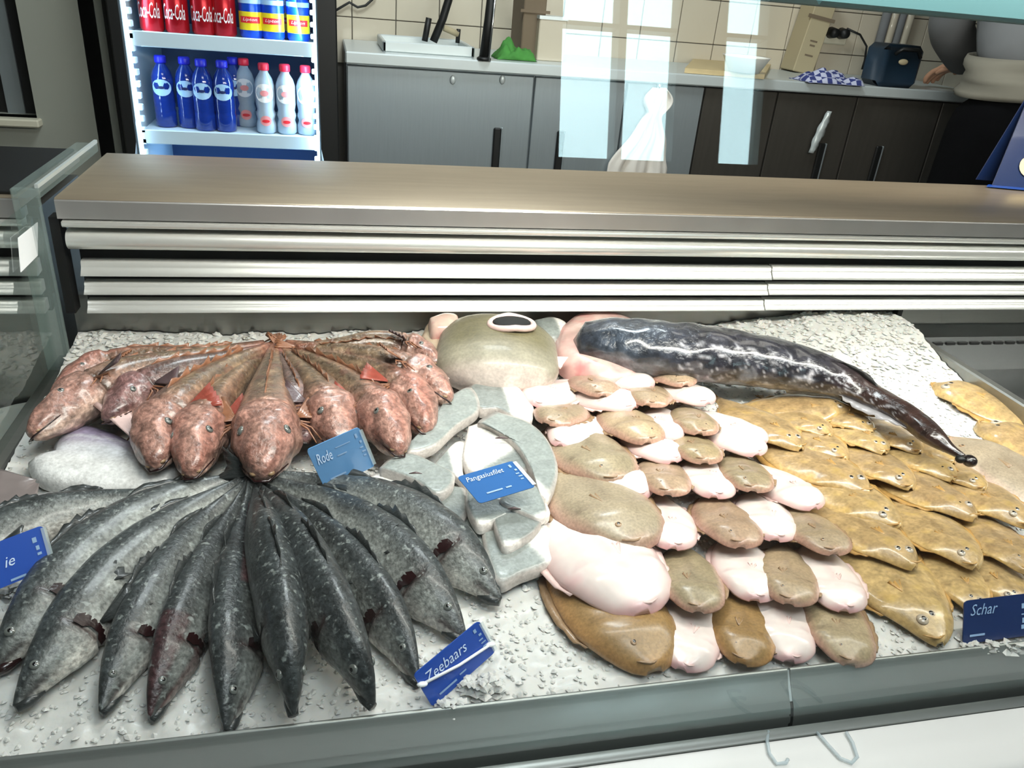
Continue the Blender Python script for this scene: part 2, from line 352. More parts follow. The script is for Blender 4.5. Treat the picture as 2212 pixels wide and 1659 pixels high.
# street side: wall with three high panes letting the daylight in
wf = MB(); Y0, Y1 = -3.1, -3.0
zs, zt = 1.42, 2.45
wf.box(-1.95, 3.35, Y0, Y1, 0, zs).box(-1.95, 3.35, Y0, Y1, zt, 2.7)
ops = [(1.075, 1.355), (1.395, 1.66), (1.915, 2.135)]
xs = -1.95
for a, b in ops: wf.box(xs, a, Y0, Y1, zs, zt); xs = b
wf.box(xs, 3.35, Y0, Y1, zs, zt)
struct('wall_front', wf, M['wall_front'])
for i, (a, b) in enumerate(ops):
    g = MB().box(a, b, -3.06, -3.055, zs, zt).build('window_%d' % (i + 2), M['door_glass']); g['kind'] = 'structure'
    MB().box(a, b, -3.08, -3.0, 2.02, 2.04).build('window_frame', M['black'], g)
# tiled wall behind the worktop
YB = 2.995
wb = struct('wall_back', MB().box(-0.62, 3.35, YB + 0.004, YB + 0.06, 0, 2.7), M['grout'])
tw, th_ = 0.148, 0.148
z0 = at_y(800, 40, YB)[2]; x0 = at_y(855, 40, YB)[0]
tmesh = None
for j in range(-1, 3):
    for i in range(-4, 17):
        xa = x0 + i * tw; za = z0 + j * th_
        if j == -1 and za < 0.98: zlo = 0.985 - za
        if tmesh is None:
            t = MB().box(0.0015, tw - 0.0015, -0.006, 0.004, 0.0015, th_ - 0.0015, 0.0015).build('tile', M['tile'], None, False, origin=(0, 0, 0))
            t.parent = wb; tmesh = t.data; t.location = Vector((xa, YB, za)) - wb.location
        else:
            t = bpy.data.objects.new('tile', tmesh); COL.objects.link(t); t.parent = wb; t.location = Vector((xa, YB, za)) - wb.location
# grey wall at the left with the dark hatch
YL = 2.56
c = at_y(80, 255, YL); cx, cz = c[0], c[2]
wg = MB().box(cx, -0.62, YL, YL + 0.08, 0, 2.7).box(-1.95, cx, YL, YL + 0.08, 0, cz)
wg.box(-1.95, cx, YL, YL + 0.08, 2.1, 2.7).box(-0.66, -0.60, YL, 3.06, 0, 2.7)
struct('wall_partition', wg, M['wall_grey'])
wn = MB().box(-1.95, cx, YL + 0.07, YL + 0.11, cz, 2.1).build('window_1', M['black']); wn['kind'] = 'structure'
s1 = MB().box(-1.9, cx + 0.012, YL - 0.035, YL + 0.05, cz - 0.022, cz, 0.004).build('window_sill', M['cream'], wn)
pp = at_y(20, 130, YL + 0.06)
MB().box(pp[0] - 0.03, pp[0] + 0.015, YL + 0.06, YL + 0.068, cz, 1.9).build('window_frame', M['steel_v'], wn)

# ================================================================== FRIDGE
YF = 2.40
fx0 = at_y(250, 170, YF)[0]; ix0 = at_y(300, 250, YF)[0] - 0.012; ix1 = at_y(689, 250, YF)[0]; fx1 = ix1 + 0.055
fr = thing('drinks_fridge', 'black framed drinks fridge glowing blue white inside, full of cans and bottles', 'fridge', ((fx0 + fx1) / 2, YF + 0.2, 0))
zf0, zf1 = 0.12, 1.95
MB().box(fx0, ix0, YF, YF + 0.54, 0.05, zf1, 0.004).build('side_panel', M['black'], fr)
MB().box(ix1, fx1, YF, YF + 0.54, 0.05, zf1, 0.004).build('side_panel', M['black'], fr)
MB().box(ix0, ix1, YF, YF + 0.54, zf1 - 0.12, zf1).build('top_panel', M['black'], fr)
MB().box(ix0, ix1, YF, YF + 0.54, 0.05, zf0 + 0.12).build('plinth', M['black'], fr)
MB().box(ix0, ix1, YF + 0.46, YF + 0.54, zf0 + 0.12, zf1 - 0.12).build('back_panel', M['fridge_back'], fr)
lb = MB().box(ix0, ix0 + 0.006, YF + 0.01, YF + 0.46, zf0 + 0.12, zf1 - 0.12)
lb.build('inner_wall', M['frame_white'], fr)
MB().box(ix1 - 0.006, ix1, YF + 0.01, YF + 0.46, zf0 + 0.12, zf1 - 0.12).build('inner_wall', M['frame_white'], fr)
rk = MB(); rk2 = MB()
for k in range(46):
    z = 0.30 + k * 0.030
    rk.box(ix0 + 0.006, ix0 + 0.022, YF + 0.012, YF + 0.03, z, z + 0.016, 0.002)
    rk2.box(ix1 - 0.016, ix1 - 0.006, YF + 0.012, YF + 0.03, z, z + 0.012, 0.002)
a_ = rk.build('shelf_rack', M['frame_white'], fr); b_ = rk2.build('shelf_rack', M['led'], fr)
MB().box(ix0 + 0.002, ix0 + 0.012, YF + 0.006, YF + 0.012, 0.30, 1.75).build('led_strip', M['led'], fr)
MB().box(ix1 - 0.008, ix1 - 0.002, YF + 0.006, YF + 0.012, 0.30, 1.75).build('led_strip', M['led'], fr)
area('fridge_light_left', (ix0 + 0.03, YF + 0.02, 0.95), (0, math.radians(-80), math.radians(25)), 0.9, 0.02, 1.3, (0.55, 0.78, 1.0))
area('fridge_light_right', (ix1 - 0.03, YF + 0.02, 0.95), (0, math.radians(80), math.radians(-25)), 0.9, 0.02, 3.0, (0.55, 0.80, 1.0))
area('fridge_light_low', ((ix0 + ix1) / 2, YF + 0.2, 0.715), (0, 0, 0), 0.4, 0.3, 1.2, (0.35, 0.6, 1.0))
SH = [at_y(500, 92, YF + 0.02)[2], at_y(500, 298, YF + 0.02)[2]]   # top of the two shelf fronts
zA = at_y(500, 83, YF + 0.02)[2]; zB = at_y(500, 290, YF + 0.02)[2]
for z in (zA, zB, zA + 0.28):
    sh = MB().box(ix0 + 0.012, ix1 - 0.01, YF + 0.025, YF + 0.45, z - 0.008, z).build('shelf', M['frame_white'], fr)
    MB().box(ix0 + 0.010, ix1 - 0.008, YF + 0.012, YF + 0.025, z - 0.034, z + 0.004, 0.002).build('shelf_front', M['frame_white'], sh)

def can(kind, c, label, group):
    t = thing('drink_can', label, 'can', c, group)
    c = np.array(c); r, h = 0.031, 0.112
    body = MB().lathe(c, [(r * .82, 0), (r, .008), (r, h - .012), (r * .84, h - .002)], 20)
    autosmooth(body.build('can_body', M['can_red'] if kind == 'red' else M['can_blue'], t), 50)
    MB().lathe(c, [(r * .84, h - .003), (r * .86, h), (r * .80, h), (r * .78, h - .002)], 20).build('can_lid', M['can_top'], t)
    if kind == 'red':
        wrap_text('Coca-Cola', c, r + .0005, .035, .038, -1.1, 0.9, M['white'], t)
    else:
        patch_cyl(c, r + .0004, -1.3, 1.3, .022, .068, M['yellow'], t)
        patch_cyl(c, r + .0008, -0.9, 0.9, .040, .056, M['red'], t)
        wrap_text('Lipton', c, r + .0012, .043, .010, -0.6, 0.6, M['white'], t)
        patch_cyl(c, r + .0004, -1.3, 1.3, .088, .100, M['paleblue'], t)
    return t
xr = [at_y(px, 60, YF + 0.07)[0] for px in (330, 384, 441, 486)]
xb = [at_y(px, 60, YF + 0.07)[0] for px in (543, 590, 645)]
on = ['first', 'second', 'third', 'fourth']
for i, x in enumerate(xr):
    for k in range(2):
        can('red', (x, YF + 0.07, zA + k * 0.1125), 'red drink can, %s from the fridge left side, %s layer of the top shelf' % (on[i], ['bottom', 'upper'][k]), 'cans on the fridge shelf')
for i, x in enumerate(xb):
    for k in range(2):
        can('blue', (x, YF + 0.07, zA + k * 0.1125), 'blue can with yellow panel, %s to the right of the red cans, %s layer' % (on[i], ['bottom', 'upper'][k]), 'cans on the fridge shelf')
can('blue', ((xb[1] + xb[2]) / 2 - .002, YF + 0.145, zA), 'blue and yellow drink can standing behind the front row of blue cans', 'cans on the fridge shelf')
def bottle(kind, c, label, group, s=1.0):
    t = thing('water_bottle', label, 'bottle', c, group); c = np.array(c); r = 0.029 * s; t.scale = (1, 1, .88)
    if kind == 'blue':
        prof = [(r * .8, 0), (r, .006), (r, .05), (r * .95, .058), (r, .066), (r, .10), (r * .93, .115), (r, .13), (r, .150), (r * .8, .172), (r * .45, .190), (r * .42, .198)]
        m = M['bottle_blue']
    else:
        prof = [(r * .8, 0), (r, .006), (r, .03), (r * .86, .045), (r, .060), (r * .86, .075), (r, .095), (r, .150), (r * .8, .170), (r * .45, .188), (r * .42, .196)]
        m = M['bottle_clear']
    MB().lathe(c, prof, 20).build('bottle_body', m, t, True)
    MB().lathe(c, [(r * .52, .194), (r * .54, .198), (r * .54, .212), (r * .46, .216)], 16).build('cap', M['cap_blue'] if kind == 'blue' else M['cap_red'], t, True)
    if kind == 'blue':
        l = patch_cyl(c, r + .0008, -0.95, 0.95, .098, .148, M['paleblue'], t, 'label_print', True)
        patch_cyl(c, r + .0014, -0.35, 0.30, .119, .128, M['navy'], t, 'label_mark', True)
    else:
        patch_cyl(c, r + .0008, -1.0, 1.0, .098, .156, M['white'], t, 'label_print', True)
        patch_cyl(c, r + .0014, -0.4, 0.45, .118, .136, M['pink_lbl'], t, 'label_mark', True)
        patch_cyl(c, r + .0008, -0.55, 0.6, .026, .058, M['pink_lbl'], t, 'round_print', True)
        patch_cyl(c, r + .0012, -0.35, 0.4, .036, .046, M['red'], t, 'label_mark', True)
    return t
for i, px in enumerate((350, 401, 440, 484)):
    x = at_y(px, 200, YF + 0.075)[0]
    bottle('blue', (x, YF + (0.10 if i < 2 else 0.07), zB), 'blue water bottle with pale round label, %s from the left on the fridge shelf' % on[i], 'bottles on the lower fridge shelf', 1.0)
for i, px in enumerate((572, 617, 661)):
    x = at_y(px, 200, YF + 0.07)[0]
    bottle('clear', (x, YF + 0.07, zB), 'clear water bottle with red cap, %s of the three beside the fridge right frame' % on[i], 'bottles on the lower fridge shelf', 0.95)
bottle('clear', (at_y(528, 200, YF + .13)[0], YF + 0.16, zB), 'clear red capped bottle standing further back between the blue and clear bottles', 'bottles on the lower fridge shelf', 0.95)
bottle('blue', (at_y(506, 200, YF + .15)[0], YF + 0.17, zB), 'blue bottle in the second row behind the rightmost blue bottle', 'bottles on the lower fridge shelf', 1.0)

# ================================================================== BACK WORKTOP AND CABINETS
ZW = 0.985; YW = 2.53; XW0 = at_y(746, 120, YW)[0]; XW1 = at_y(2135, 210, YW)[0]
wt = MB().box(XW0, XW1, YW, YB - 0.008, ZW - 0.034, ZW, 0.004).build('worktop', M['counter_l'])
tag(wt, 'long pale grey steel worktop running along the tiled back wall', 'worktop')
YD = YW + 0.022
def px2x(px, py): return at_y(px, py, YD)[0]
seams = [XW0 + 0.002, px2x(1147, 268), px2x(1340, 290), px2x(1506, 290), px2x(1660, 300), px2x(1830, 300), px2x(2010, 310), XW1 - 0.02]
hand = [px2x(1071, 320), px2x(1206, 330), None, None, px2x(1762, 360), px2x(1885, 360), None]
desc = ['wide brushed steel cabinet beside the fridge with black handle slot', 'steel cabinet with short black handle right of the widest door', 'steel cabinet behind the hanging white towel',
        'steel cabinet under the cutting board, shade painted into its colour', 'dark steel cabinet under the checked cloth', 'steel cabinet under the blue bag, shade painted into its colour', 'end cabinet beside the standing worker, shade painted into its colour']
for i in range(7):
    a, b = seams[i], seams[i + 1]
    cb = thing('steel_cabinet', desc[i], 'cabinet', ((a + b) / 2, YD + .2, 0.08), 'steel cabinets under the worktop')
    dm = M['steel_v'] if i < 3 else M['steel_shaded']
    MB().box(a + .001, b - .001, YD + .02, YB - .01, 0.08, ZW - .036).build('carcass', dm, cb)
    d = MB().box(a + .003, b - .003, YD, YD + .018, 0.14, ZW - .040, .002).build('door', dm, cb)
    if hand[i] is not None:
        h = hand[i]; zt_ = at_y(1071, 275, YD)[2]
        MB().box(h - .012, h + .012, YD - .012, YD - .0005, 0.60, zt_, .004).build('handle', M['black'], d)
        MB().box(h + .0125, h + .0175, YD - .010, YD - .0005, 0.60, zt_, .001).build('handle_trim', M['steel_v'], d)
    if i == 0:
        for px in (978, 1085):
            p = at_y(px, 172, YD); MB().ball((p[0], YD - .004, p[2]), .009, (1, .5, 1.5)).build('hook', M['counter_l'], cb, True)

# sink tub
q = [at_z(832, 120, ZW), at_z(1030, 128, ZW)]
sx0, sx1 = q[0][0], q[1][0]; sy0 = YW + .07; sy1 = YW + .36
sk = MB(); zt_ = ZW + .03; t_ = .012
sk.box(sx0, sx1, sy0, sy0 + t_, ZW, zt_, .003).box(sx0, sx1, sy1 - t_, sy1, ZW, zt_, .003).box(sx0, sx0 + t_, sy0, sy1, ZW, zt_, .003).box(sx1 - t_, sx1, sy0, sy1, ZW, zt_, .003)
sk.box(sx0 + t_, sx1 - t_, sy0 + t_, sy1 - t_, ZW, ZW + .003)
o = sk.build('sink', M['counter_l']); tag(o, 'shallow pale sink tub set on the worktop by the fridge', 'sink')
# spray tap and black column
p = at_z(940, 92, ZW); tp = thing('spray_tap', 'slanted black rinse tap hose behind the sink', 'tap', p)
a_, b_ = at_y(936, 90, 2.80), at_y(972, -10, 2.80)
MB().tube([a_, a_ * .5 + b_ * .5 + np.array([.004, 0, 0]), b_, b_ + (b_ - a_) * .8], .013, 12).build('hose', M['black'], tp, True)
c_ = at_y(918, 60, 2.80); MB().tube([c_ + [0, 0, -.04], c_ + [.012, 0, .03]], .010, 10).build('lever', M['black'], tp, True)
c_ = at_y(972, 70, 2.78); MB().tube([c_ + [-.02, 0, .012], c_ + [.028, 0, -.004]], .010, 10).build('brass_nozzle', M['card'], tp, True)
MB().tube([c_ + [.028, 0, .012], c_ + [.026, 0, -.03]], .007, 10).build('nozzle_grip', M['black'], tp, True)
p0 = at_z(1045, 130, ZW); ps = thing('black_faucet', 'upright black faucet column with chrome edge in front of cardboard box', 'faucet', p0)
MB().tube([p0, p0 + [.008, 0, .11], p0 + [.016, 0, .26]], [.016, .014, .012], 12).build('column', M['black'], ps, True)
MB().tube([p0 + [.012, -.016, 0], p0 + [.022, -.014, .2]], .0035, 8).build('chrome_rod', M['steel'], ps, True)
MB().lathe(p0, [(.022, 0), (.022, .006), (.016, .010)], 16).build('base', M['black'], ps, True)
# cable left
a_, b_, c_, d_ = [at_y(x, y, YB - .02) for x, y in ((716, 28), (755, 5), (790, 12), (812, -8))]
o = MB().tube([a_, a_ * .5 + b_ * .5, b_, (b_ + c_) / 2 + [0, 0, -.01], c_, d_], .004, 8).build('power_cable', M['black'], None, True); tag(o, 'thin black cable looping across the tiles beside the fridge', 'cable')
# green cloth
def blob_cloth(name, px, py, w, d, h, mat, label, cat, seed, z=ZW, n=22, fold=9, y=None):
    c = at_z(px, py, z); V = []; 
    for i in range(n + 1):
        for j in range(n + 1):
            u, v = i / n * 2 - 1, j / n * 2 - 1
            r = min(1, math.hypot(u, v)); e = (1 - max(abs(u), abs(v)) ** 4)
            nz = noise.noise(Vector((u * 1.6 + seed, v * 1.6, seed * 2))) * .5 + .6 + .25 * noise.noise(Vector((u * 5 + seed, v * 3, 3)))
            wob = 1 + .14 * noise.noise(Vector((u * 2, v * 2, seed + 9)))
            V.append((c[0] + u * w / 2 * wob, c[1] + v * d / 2 * wob, z + max(.002, h * e * nz)))
    Fc = [(i * (n + 1) + j, (i + 1) * (n + 1) + j, (i + 1) * (n + 1) + j + 1, i * (n + 1) + j + 1) for i in range(n) for j in range(n)]
    o = mesh(name, V, Fc, mat); sm = o.modifiers.new('s', 'SOLIDIFY'); sm.thickness = .002
    tag(o, label, cat); return o
blob_cloth('green_cloth', 1110, 128, .13, .10, .060, M['green'], 'crumpled bright green cloth on the worktop beside the black faucet', 'cloth', 3)
# cardboard boxes
def carton(name, px, py, w, d, h, rot, mat, label, lean=0):
    c = at_z(px, py, ZW) + np.array([0, 0.03, 0])
    if c[1] + d > YB - .012: c = at_y(px, py, YB - .012 - d); c[2] = ZW
    t = thing(name, label, 'box', c)
    mb = MB().box(c[0] - w / 2, c[0] + w / 2, c[1], c[1] + d, c[2], c[2] + h, .003)
    o = mb.build('box_body', mat, t)
    MB().box(c[0] - w / 2 - .012, c[0] + w / 2 + .012, c[1] - .004, c[1] + .004, c[2] + h * .62, c[2] + h * .66).build('flap', M['card_dark'], t)
    t.rotation_euler = (0, lean, rot); return t
carton('brown_box', 1152, 130, .075, .12, .22, .1, M['card_dark'], 'dark brown cardboard box with folded flap behind the green cloth')
t = thing('white_carton', 'pale carton standing on the worktop right of the brown box', 'box', at_z(1195, 138, ZW) + np.array([0, .08, 0]))
c = ORG[t.name]; MB().box(c[0] - .035, c[0] + .055, c[1], c[1] + .1, c[2], c[2] + .13, .003).build('box_body', M['tile'], t); MB().box(c[0] - .037, c[0] + .057, c[1] - .002, c[1] + .1, c[2] + .122, c[2] + .132).build('lid', M['counter_l'], t)
t = carton('tall_tan_box', 1735, 152, .085, .10, .30, 0, M['card'], 'tall tan cardboard box leaning behind the checked cloth', .14)
for k, (dz, w_) in enumerate(((.11, .03), (.095, .022), (.06, .034))):
    c = ORG[t.name]; MB().box(c[0] - w_ / 2, c[0] + w_ / 2, c[1] - .001, c[1], c[2] + dz, c[2] + dz + .006).build('print_mark', M['card_dark'], t)
# cutting board and white tray
a_, b_, c_, d_ = at_z(1478, 158, ZW), at_z(1650, 172, ZW), at_z(1665, 145, ZW), at_z(1500, 132, ZW)
o = mesh('cutting_board', [*(p + [0, 0, .001] for p in (a_, b_, c_, d_)), *(p + [0, 0, .016] for p in (a_, b_, c_, d_))], [(3, 2, 1, 0), (4, 5, 6, 7), (0, 1, 5, 4), (1, 2, 6, 5), (2, 3, 7, 6), (3, 0, 4, 7)], M['wood'], smooth=False)
tag(o, 'flat light wooden cutting board lying on the worktop', 'cutting board')
p = at_z(1625, 160, ZW + .018); pr = [(.0, 0), (.05, 0), (.075, .045), (.078, .048), (.072, .046), (.048, .004)]
o = MB().lathe(p + [0, .06, 0], pr, 28).build('white_bowl', M['white_ledge'], None, True); tag(o, 'white bowl standing on the wooden cutting board', 'bowl')
# hanging cloth on the cabinet doors
V = []; n, m = 26, 30; top = at_y(1425, 190, YD - .02); 
for i in range(m + 1):
    v = i / m; zc = top[2] - .285 * v
    wd = .022 + .085 * min(1, max(0, (v - .28) / .6)) ** .9 + (.028 * math.sin(min(1, v / .28) * math.pi) if v < .28 else 0)
    cxx = top[0] - .055 * max(0, v - .25) + .004 * math.sin(v * 14)
    for j in range(n + 1):
        u = j / n * 2 - 1
        f = .010 * math.sin(u * 8 + v * 2) * min(1, v * 3 + .2) + .006 * math.sin(u * 15 + 1 + v * 4)
        V.append((cxx + u * wd, YD - .022 - f - .006 * (1 - u * u), zc + .010 * math.sin(u * 5 + 1) * v))
Fc = [(i * (n + 1) + j, (i + 1) * (n + 1) + j, (i + 1) * (n + 1) + j + 1, i * (n + 1) + j + 1) for i in range(m) for j in range(n)]
tc = thing('hanging_towel', 'white towel hanging in folds from a hook on the steel cabinet', 'towel', top)
o = mesh('cloth', V, Fc, M['cloth_w'], tc); sm = o.modifiers.new('s', 'SOLIDIFY'); sm.thickness = .003
MB().ball(top + [0, .004, .004], .010).build('hook', M['steel'], tc, True)
# pale strip over a dark handle
a_, b_ = at_y(1792, 240, YD - .02), at_y(1752, 330, YD - .02)
V = []; n = 12
for i in range(n + 1):
    v = i / n; c = a_ * (1 - v) + b_ * v; wd = .003 + .014 * math.sin(math.pi * min(1, v * .75 + .1))
    for u in (-1, -.3, .3, 1): V.append((c[0] + u * wd, YD - .02 - .006 * (1 - u * u) - .003 * math.sin(v * 20 + u * 3), c[2]))
Fc = [(i * 4 + j, i * 4 + j + 1, (i + 1) * 4 + j + 1, (i + 1) * 4 + j) for i in range(n) for j in range(3)]
o = mesh('pale_strip', V, Fc, M['counter_l']); sm = o.modifiers.new('s', 'SOLIDIFY'); sm.thickness = .002; tag(o, 'pale wavy strip shape in front of a cabinet door, above a black handle', 'strip')
# checked cloth
mc, nt, b = mat_base('checked_cloth'); ck = nt.nodes.new('ShaderNodeTexChecker'); ck.inputs['Scale'].default_value = 55
ck.inputs[1].default_value = (*lin(178, 182, 205), 1); ck.inputs[2].default_value = (*lin(44, 54, 112), 1)
tcn = nt.nodes.new('ShaderNodeTexCoord'); nt.links.new(tcn.outputs['Object'], ck.inputs[0]); nt.links.new(ck.outputs[0], b.inputs['Base Color']); P(b, 'Roughness', .9)
blob_cloth('checked_tea_towel', 1785, 178, .21, .13, .045, mc, 'blue and white checked tea towel folded on the worktop', 'towel', 8)
a_, b_ = at_z(1855, 185, ZW + .012), at_z(1905, 190, ZW + .012)
o = MB().box(a_[0], b_[0], 2.56, 2.585, ZW, ZW + .014, .003).build('wooden_handle', M['wood']); tag(o, 'short pale wooden handle sticking out beside the checked towel', 'handle')
# socket, plug, cord
p = at_y(1800, 78, YB - .008)
so = thing('wall_socket', 'pale wall socket on the tiles right of the tan box', 'socket', p)
MB().box(p[0] - .045, p[0] + .055, YB - .020, YB - .007, p[2] - .028, p[2] + .028, .004).build('socket_plate', M['cream'], so)
pl = thing('black_plug', 'two black plugs with cord pushed into the wall socket', 'plug', p + [0, -.03, .012])
for dx in (-.022, .022):
    MB().tube([p + [dx, -.012, .012], p + [dx, -.05, .012]], [.021, .016], 12).build('plug_body', M['black'], pl, True)
cpts = [at_y(x, y, YB - .05) for x, y in ((1830, 62), (1858, 75), (1872, 100), (1868, 130), (1862, 150))]
MB().tube(cpts, .004, 8).build('cord', M['black'], pl, True)
# dark blue bag / crate
c = at_z(1945, 192, ZW) + np.array([0, .02, 0]); bg = thing('cool_bag', 'dark blue soft bag with tan badge on the worktop', 'bag', c)
V = []; nx, nz = 10, 8; W_, D_, H_ = .155, .12, .135
mb = MB(); mb.box(c[0] - W_ / 2, c[0] + W_ / 2, c[1], c[1] + D_, c[2], c[2] + H_, .018)
o = mb.build('bag_body', M['crate'], bg, True); 
mb = MB().tube([c + [-.045, -.004, H_ - .03], c + [-.03, -.016, H_ - .012], c + [.03, -.016, H_ - .012], c + [.055, -.004, H_ - .035]], .006, 8); mb.build('bag_handle', M['black'], bg, True)
MB().ball(c + [-.005, -.003, .083], .016, (1.2, .25, .6)).build('badge', M['card'], bg, True)
# grey folded curtain / paper rolls in the corner
c = at_y(1930, 60, YB - .03)
rt = thing('striped_roll_holder', 'grey and white upright rolls behind the dark blue bag', 'roll', (c[0], YB - .05, ZW))
for k in range(4): MB().tube([(c[0] - .05 + k * .034, YB - .035, ZW), (c[0] - .045 + k * .034, YB - .035, ZW + .36)], .017, 12).build('roll', [M['shirt'], M['tile'], M['shirt'], M['tile']][k], rt, True)
# ================================================================== REFRIGERATED COUNTER
YS = 0.905; ZS = 0.9605
XD = -0.300      # divider between the two counter sections
XR = 1.95
ctr = thing('refrigerated_counter', 'long steel fish counter with rounded aluminium rails and steel top shelf', 'counter', (0.5, 0.75, 0))
ctl = thing('refrigerated_counter', 'neighbouring counter section beyond the glass divider at the left edge', 'counter', (-0.9, 0.75, 0))
def strip_x(prof, x0, x1, name, mat, par, sharp=40):
    return autosmooth(MB().extrude_x(prof, x0, x1).build(name, mat, par), sharp)
def arc(cy, cz, r, a0, a1, n, sy=1, sz=1): return [(cy + r * sy * math.cos(math.radians(a0 + (a1 - a0) * k / n)), cz + r * sz * math.sin(math.radians(a0 + (a1 - a0) * k / n))) for k in range(n + 1)]
def rails(x0, x1, par, split=None, dark=False):
    # top shelf with folded front
    strip_x([(1.138, ZS), (YS + .003, ZS), (YS + .001, ZS - .001), (YS + .001, ZS - .012), (1.138, ZS - .012)], x0, x1, 'top_shelf', M['top_steel'], par, 30)
    strip_x([(YS + .0012, ZS - .0012), (YS, ZS - .003), (YS, .9385), (YS + .004, .9375), (YS + .02, .9375), (YS + .02, ZS - .013), (YS + .003, ZS - .013)], x0, x1, 'shelf_fascia', M['fascia'], par, 30)
    strip_x([(YS + .012, .9375), (YS - .004, .9360)] + arc(YS + .000, .9335, .004, 150, 260, 5) + [(YS + .012, .929)], x0 + .004, x1, 'lip_rail', M['alu'], par)
    strip_x([(YS + .030, .932), (YS + .022, .929), (YS + .022, .922), (YS + .030, .920)], x0 + .004, x1, 'recess_strip', M['steel_dark'], par)
    strip_x([(YS + .030, .9235), (YS + .010, .9235)] + arc(YS + .010, .9130, .0105, 90, 270, 12) + [(YS + .030, .9025)], x0 + .004, x1, 'round_rail', M['alu'], par)
    # dark slot
    strip_x([(YS + .034, .926), (YS + .045, .926), (YS + .045, .820), (YS + .034, .820)], x0 + .006, x1, 'back_plate', M['black_gap'], par)
    segs = [(x0 + .010, x1)] if split is None else [(x0 + .010, split - .0006), (split + .0006, x1)]
    for k, (zt, zb) in enumerate(((.8862, .8708), (.8612, .8487), (.8386, .8262))):
        for j, (a, b) in enumerate(segs):
            oy = -.0012 if j else 0; zt2, zb2 = zt + (.0015 if j else 0), zb + (.001 if j else 0); h = zt2 - zb2
            y0 = YS + .012 + oy
            prof = [(y0 + .016, zt2), (y0 + .008, zt2), (y0 + .005, zt2 - .10 * h), (y0 + .0042, zt2 - .42 * h), (y0 + .0028, zt2 - .54 * h), (y0 - .0030, zt2 - .96 * h), (y0 - .0030, zb2), (y0, zb2 - .001), (y0 + .016, zb2)]
            strip_x(prof, a, b, 'slat', M['alu'], par, 60)
    # black end seal
xsplit = at_y(1668, 640, YS)[0]
rails(XD + .014, XR, ctr, xsplit)
rails(-1.6, XD - .020, ctl)
MB().box(XD + .002, XD + .012, YS + .01, YS + .03, .826, .937).build('end_seal', M['black'], ctr)
# tray: rear wall, floor, left channel, right rim
XT1 = at_z(2015, 745, .80)[0]
yb = .948
tr = ctr
MB().box(XD, XR, yb, yb + .01, .70, .836).build('rear_panel', M['steel_dark'], tr)
MB().box(XD, XR, .345, yb, .68, .69).build('tray_floor', M['steel_dark'], tr)
MB().box(XT1, XT1 + .014, .372, yb - .004, .69, .796, .002).build('tray_divider', M['steel_dark'], tr)
MB().box(XT1 + .001, XT1 + .009, yb - .012, yb - .001, .797, .828).build('corner_seal', M['black'], tr)
# vented ledge of the next tray at the right
MB().box(XT1 + .014, XR, yb - .05, yb - .0005, .70, .790).build('air_duct', M['steel'], tr)
for k in range(26):
    x = XT1 + .045 + k * .021
    MB().box(x, x + .015, yb - .0525, yb - .0502, .778, .782).build('vent_slot', M['black'], tr)
MB().box(XT1 + .014, XR, .372, yb - .05, .69, .735).build('next_tray', M['steel'], tr)
# front: steel rim with rolled top edge, dark slot, clamp profile, white ledge
prof = [(.3705, .7600)] + arc(.3685, .7600, .0020, 0, 180, 4) + [(.3610, .7500), (.3520, .7385), (.3485, .7300), (.3480, .7200), (.3520, .7200), (.3540, .7290), (.3640, .7450), (.3705, .7560)]
xj = at_z(1705, 1500, .745)[0]
for a, b in ((-0.9, xj - .0012), (xj + .0012, XR)):
    strip_x(prof, a, b, 'front_rim', M['alu_front'], tr, 50)
strip_x([(.3690, .7600), (.3605, .7485), (.3555, .7420), (.3565, .7405), (.3690, .7540)], xj - .0022, xj + .0012, 'rim_joint', M['counter_l'], tr)
strip_x([(.3548, .7415), (.3500, .7340), (.3478, .7250), (.3500, .7250), (.3560, .7400)], xj - .0022, xj + .0012, 'rim_gap', M['black'], tr)
MB().box(-0.9, XR, .334, .3475, .700, .7195).build('glass_channel', M['black_gap'], tr)
strip_x([(.3390, .7365), (.3345, .7385), (.3305, .7370), (.3300, .700), (.3390, .700)], -0.9, XR, 'clamp_profile', M['alu_front'], tr, 60)
strip_x([(.3300, .7350), (.2920, .7350), (.2860, .7325), (.2830, .7260), (.2830, .60), (.3300, .60)], -0.9, XR, 'front_ledge', M['white_ledge'], tr, 60)
strip_x([(.2830, .7255), (.2700, .7240), (.2650, .7180), (.2650, .10), (.2830, .10)], -0.9, XR, 'front_panel', M['alu_front'], tr, 60)
MB().box(-0.9, XR, .2850, 1.12, 0.0, .10).build('plinth', M['black'], tr)
MB().box(XD + .02, XR, .96, 1.12, .10, .935).build('rear_body', M['steel_dark'], tr)
# hook shaped reflections on the ledge, modelled as bent clear tubes
def clip(pts, name, label):
    P_ = [at_z(x, y, .7372) for x, y in pts]
    o = MB().tube(P_, .0013, 8).build(name, M['clear_plastic'], None, True); tag(o, label, 'clip', 'hook reflections on the white ledge')
clip([(1660, 1580), (1657, 1600), (1662, 1628), (1678, 1650), (1698, 1648), (1702, 1640)], 'hook_reflection', 'thin J shaped reflection, modelled as a clear tube on the white front ledge')
clip([(1765, 1582), (1785, 1605), (1815, 1638), (1840, 1648), (1852, 1635), (1842, 1605), (1828, 1582)], 'hook_reflection', 'loop shaped reflection, modelled as a clear tube right of the J shape')
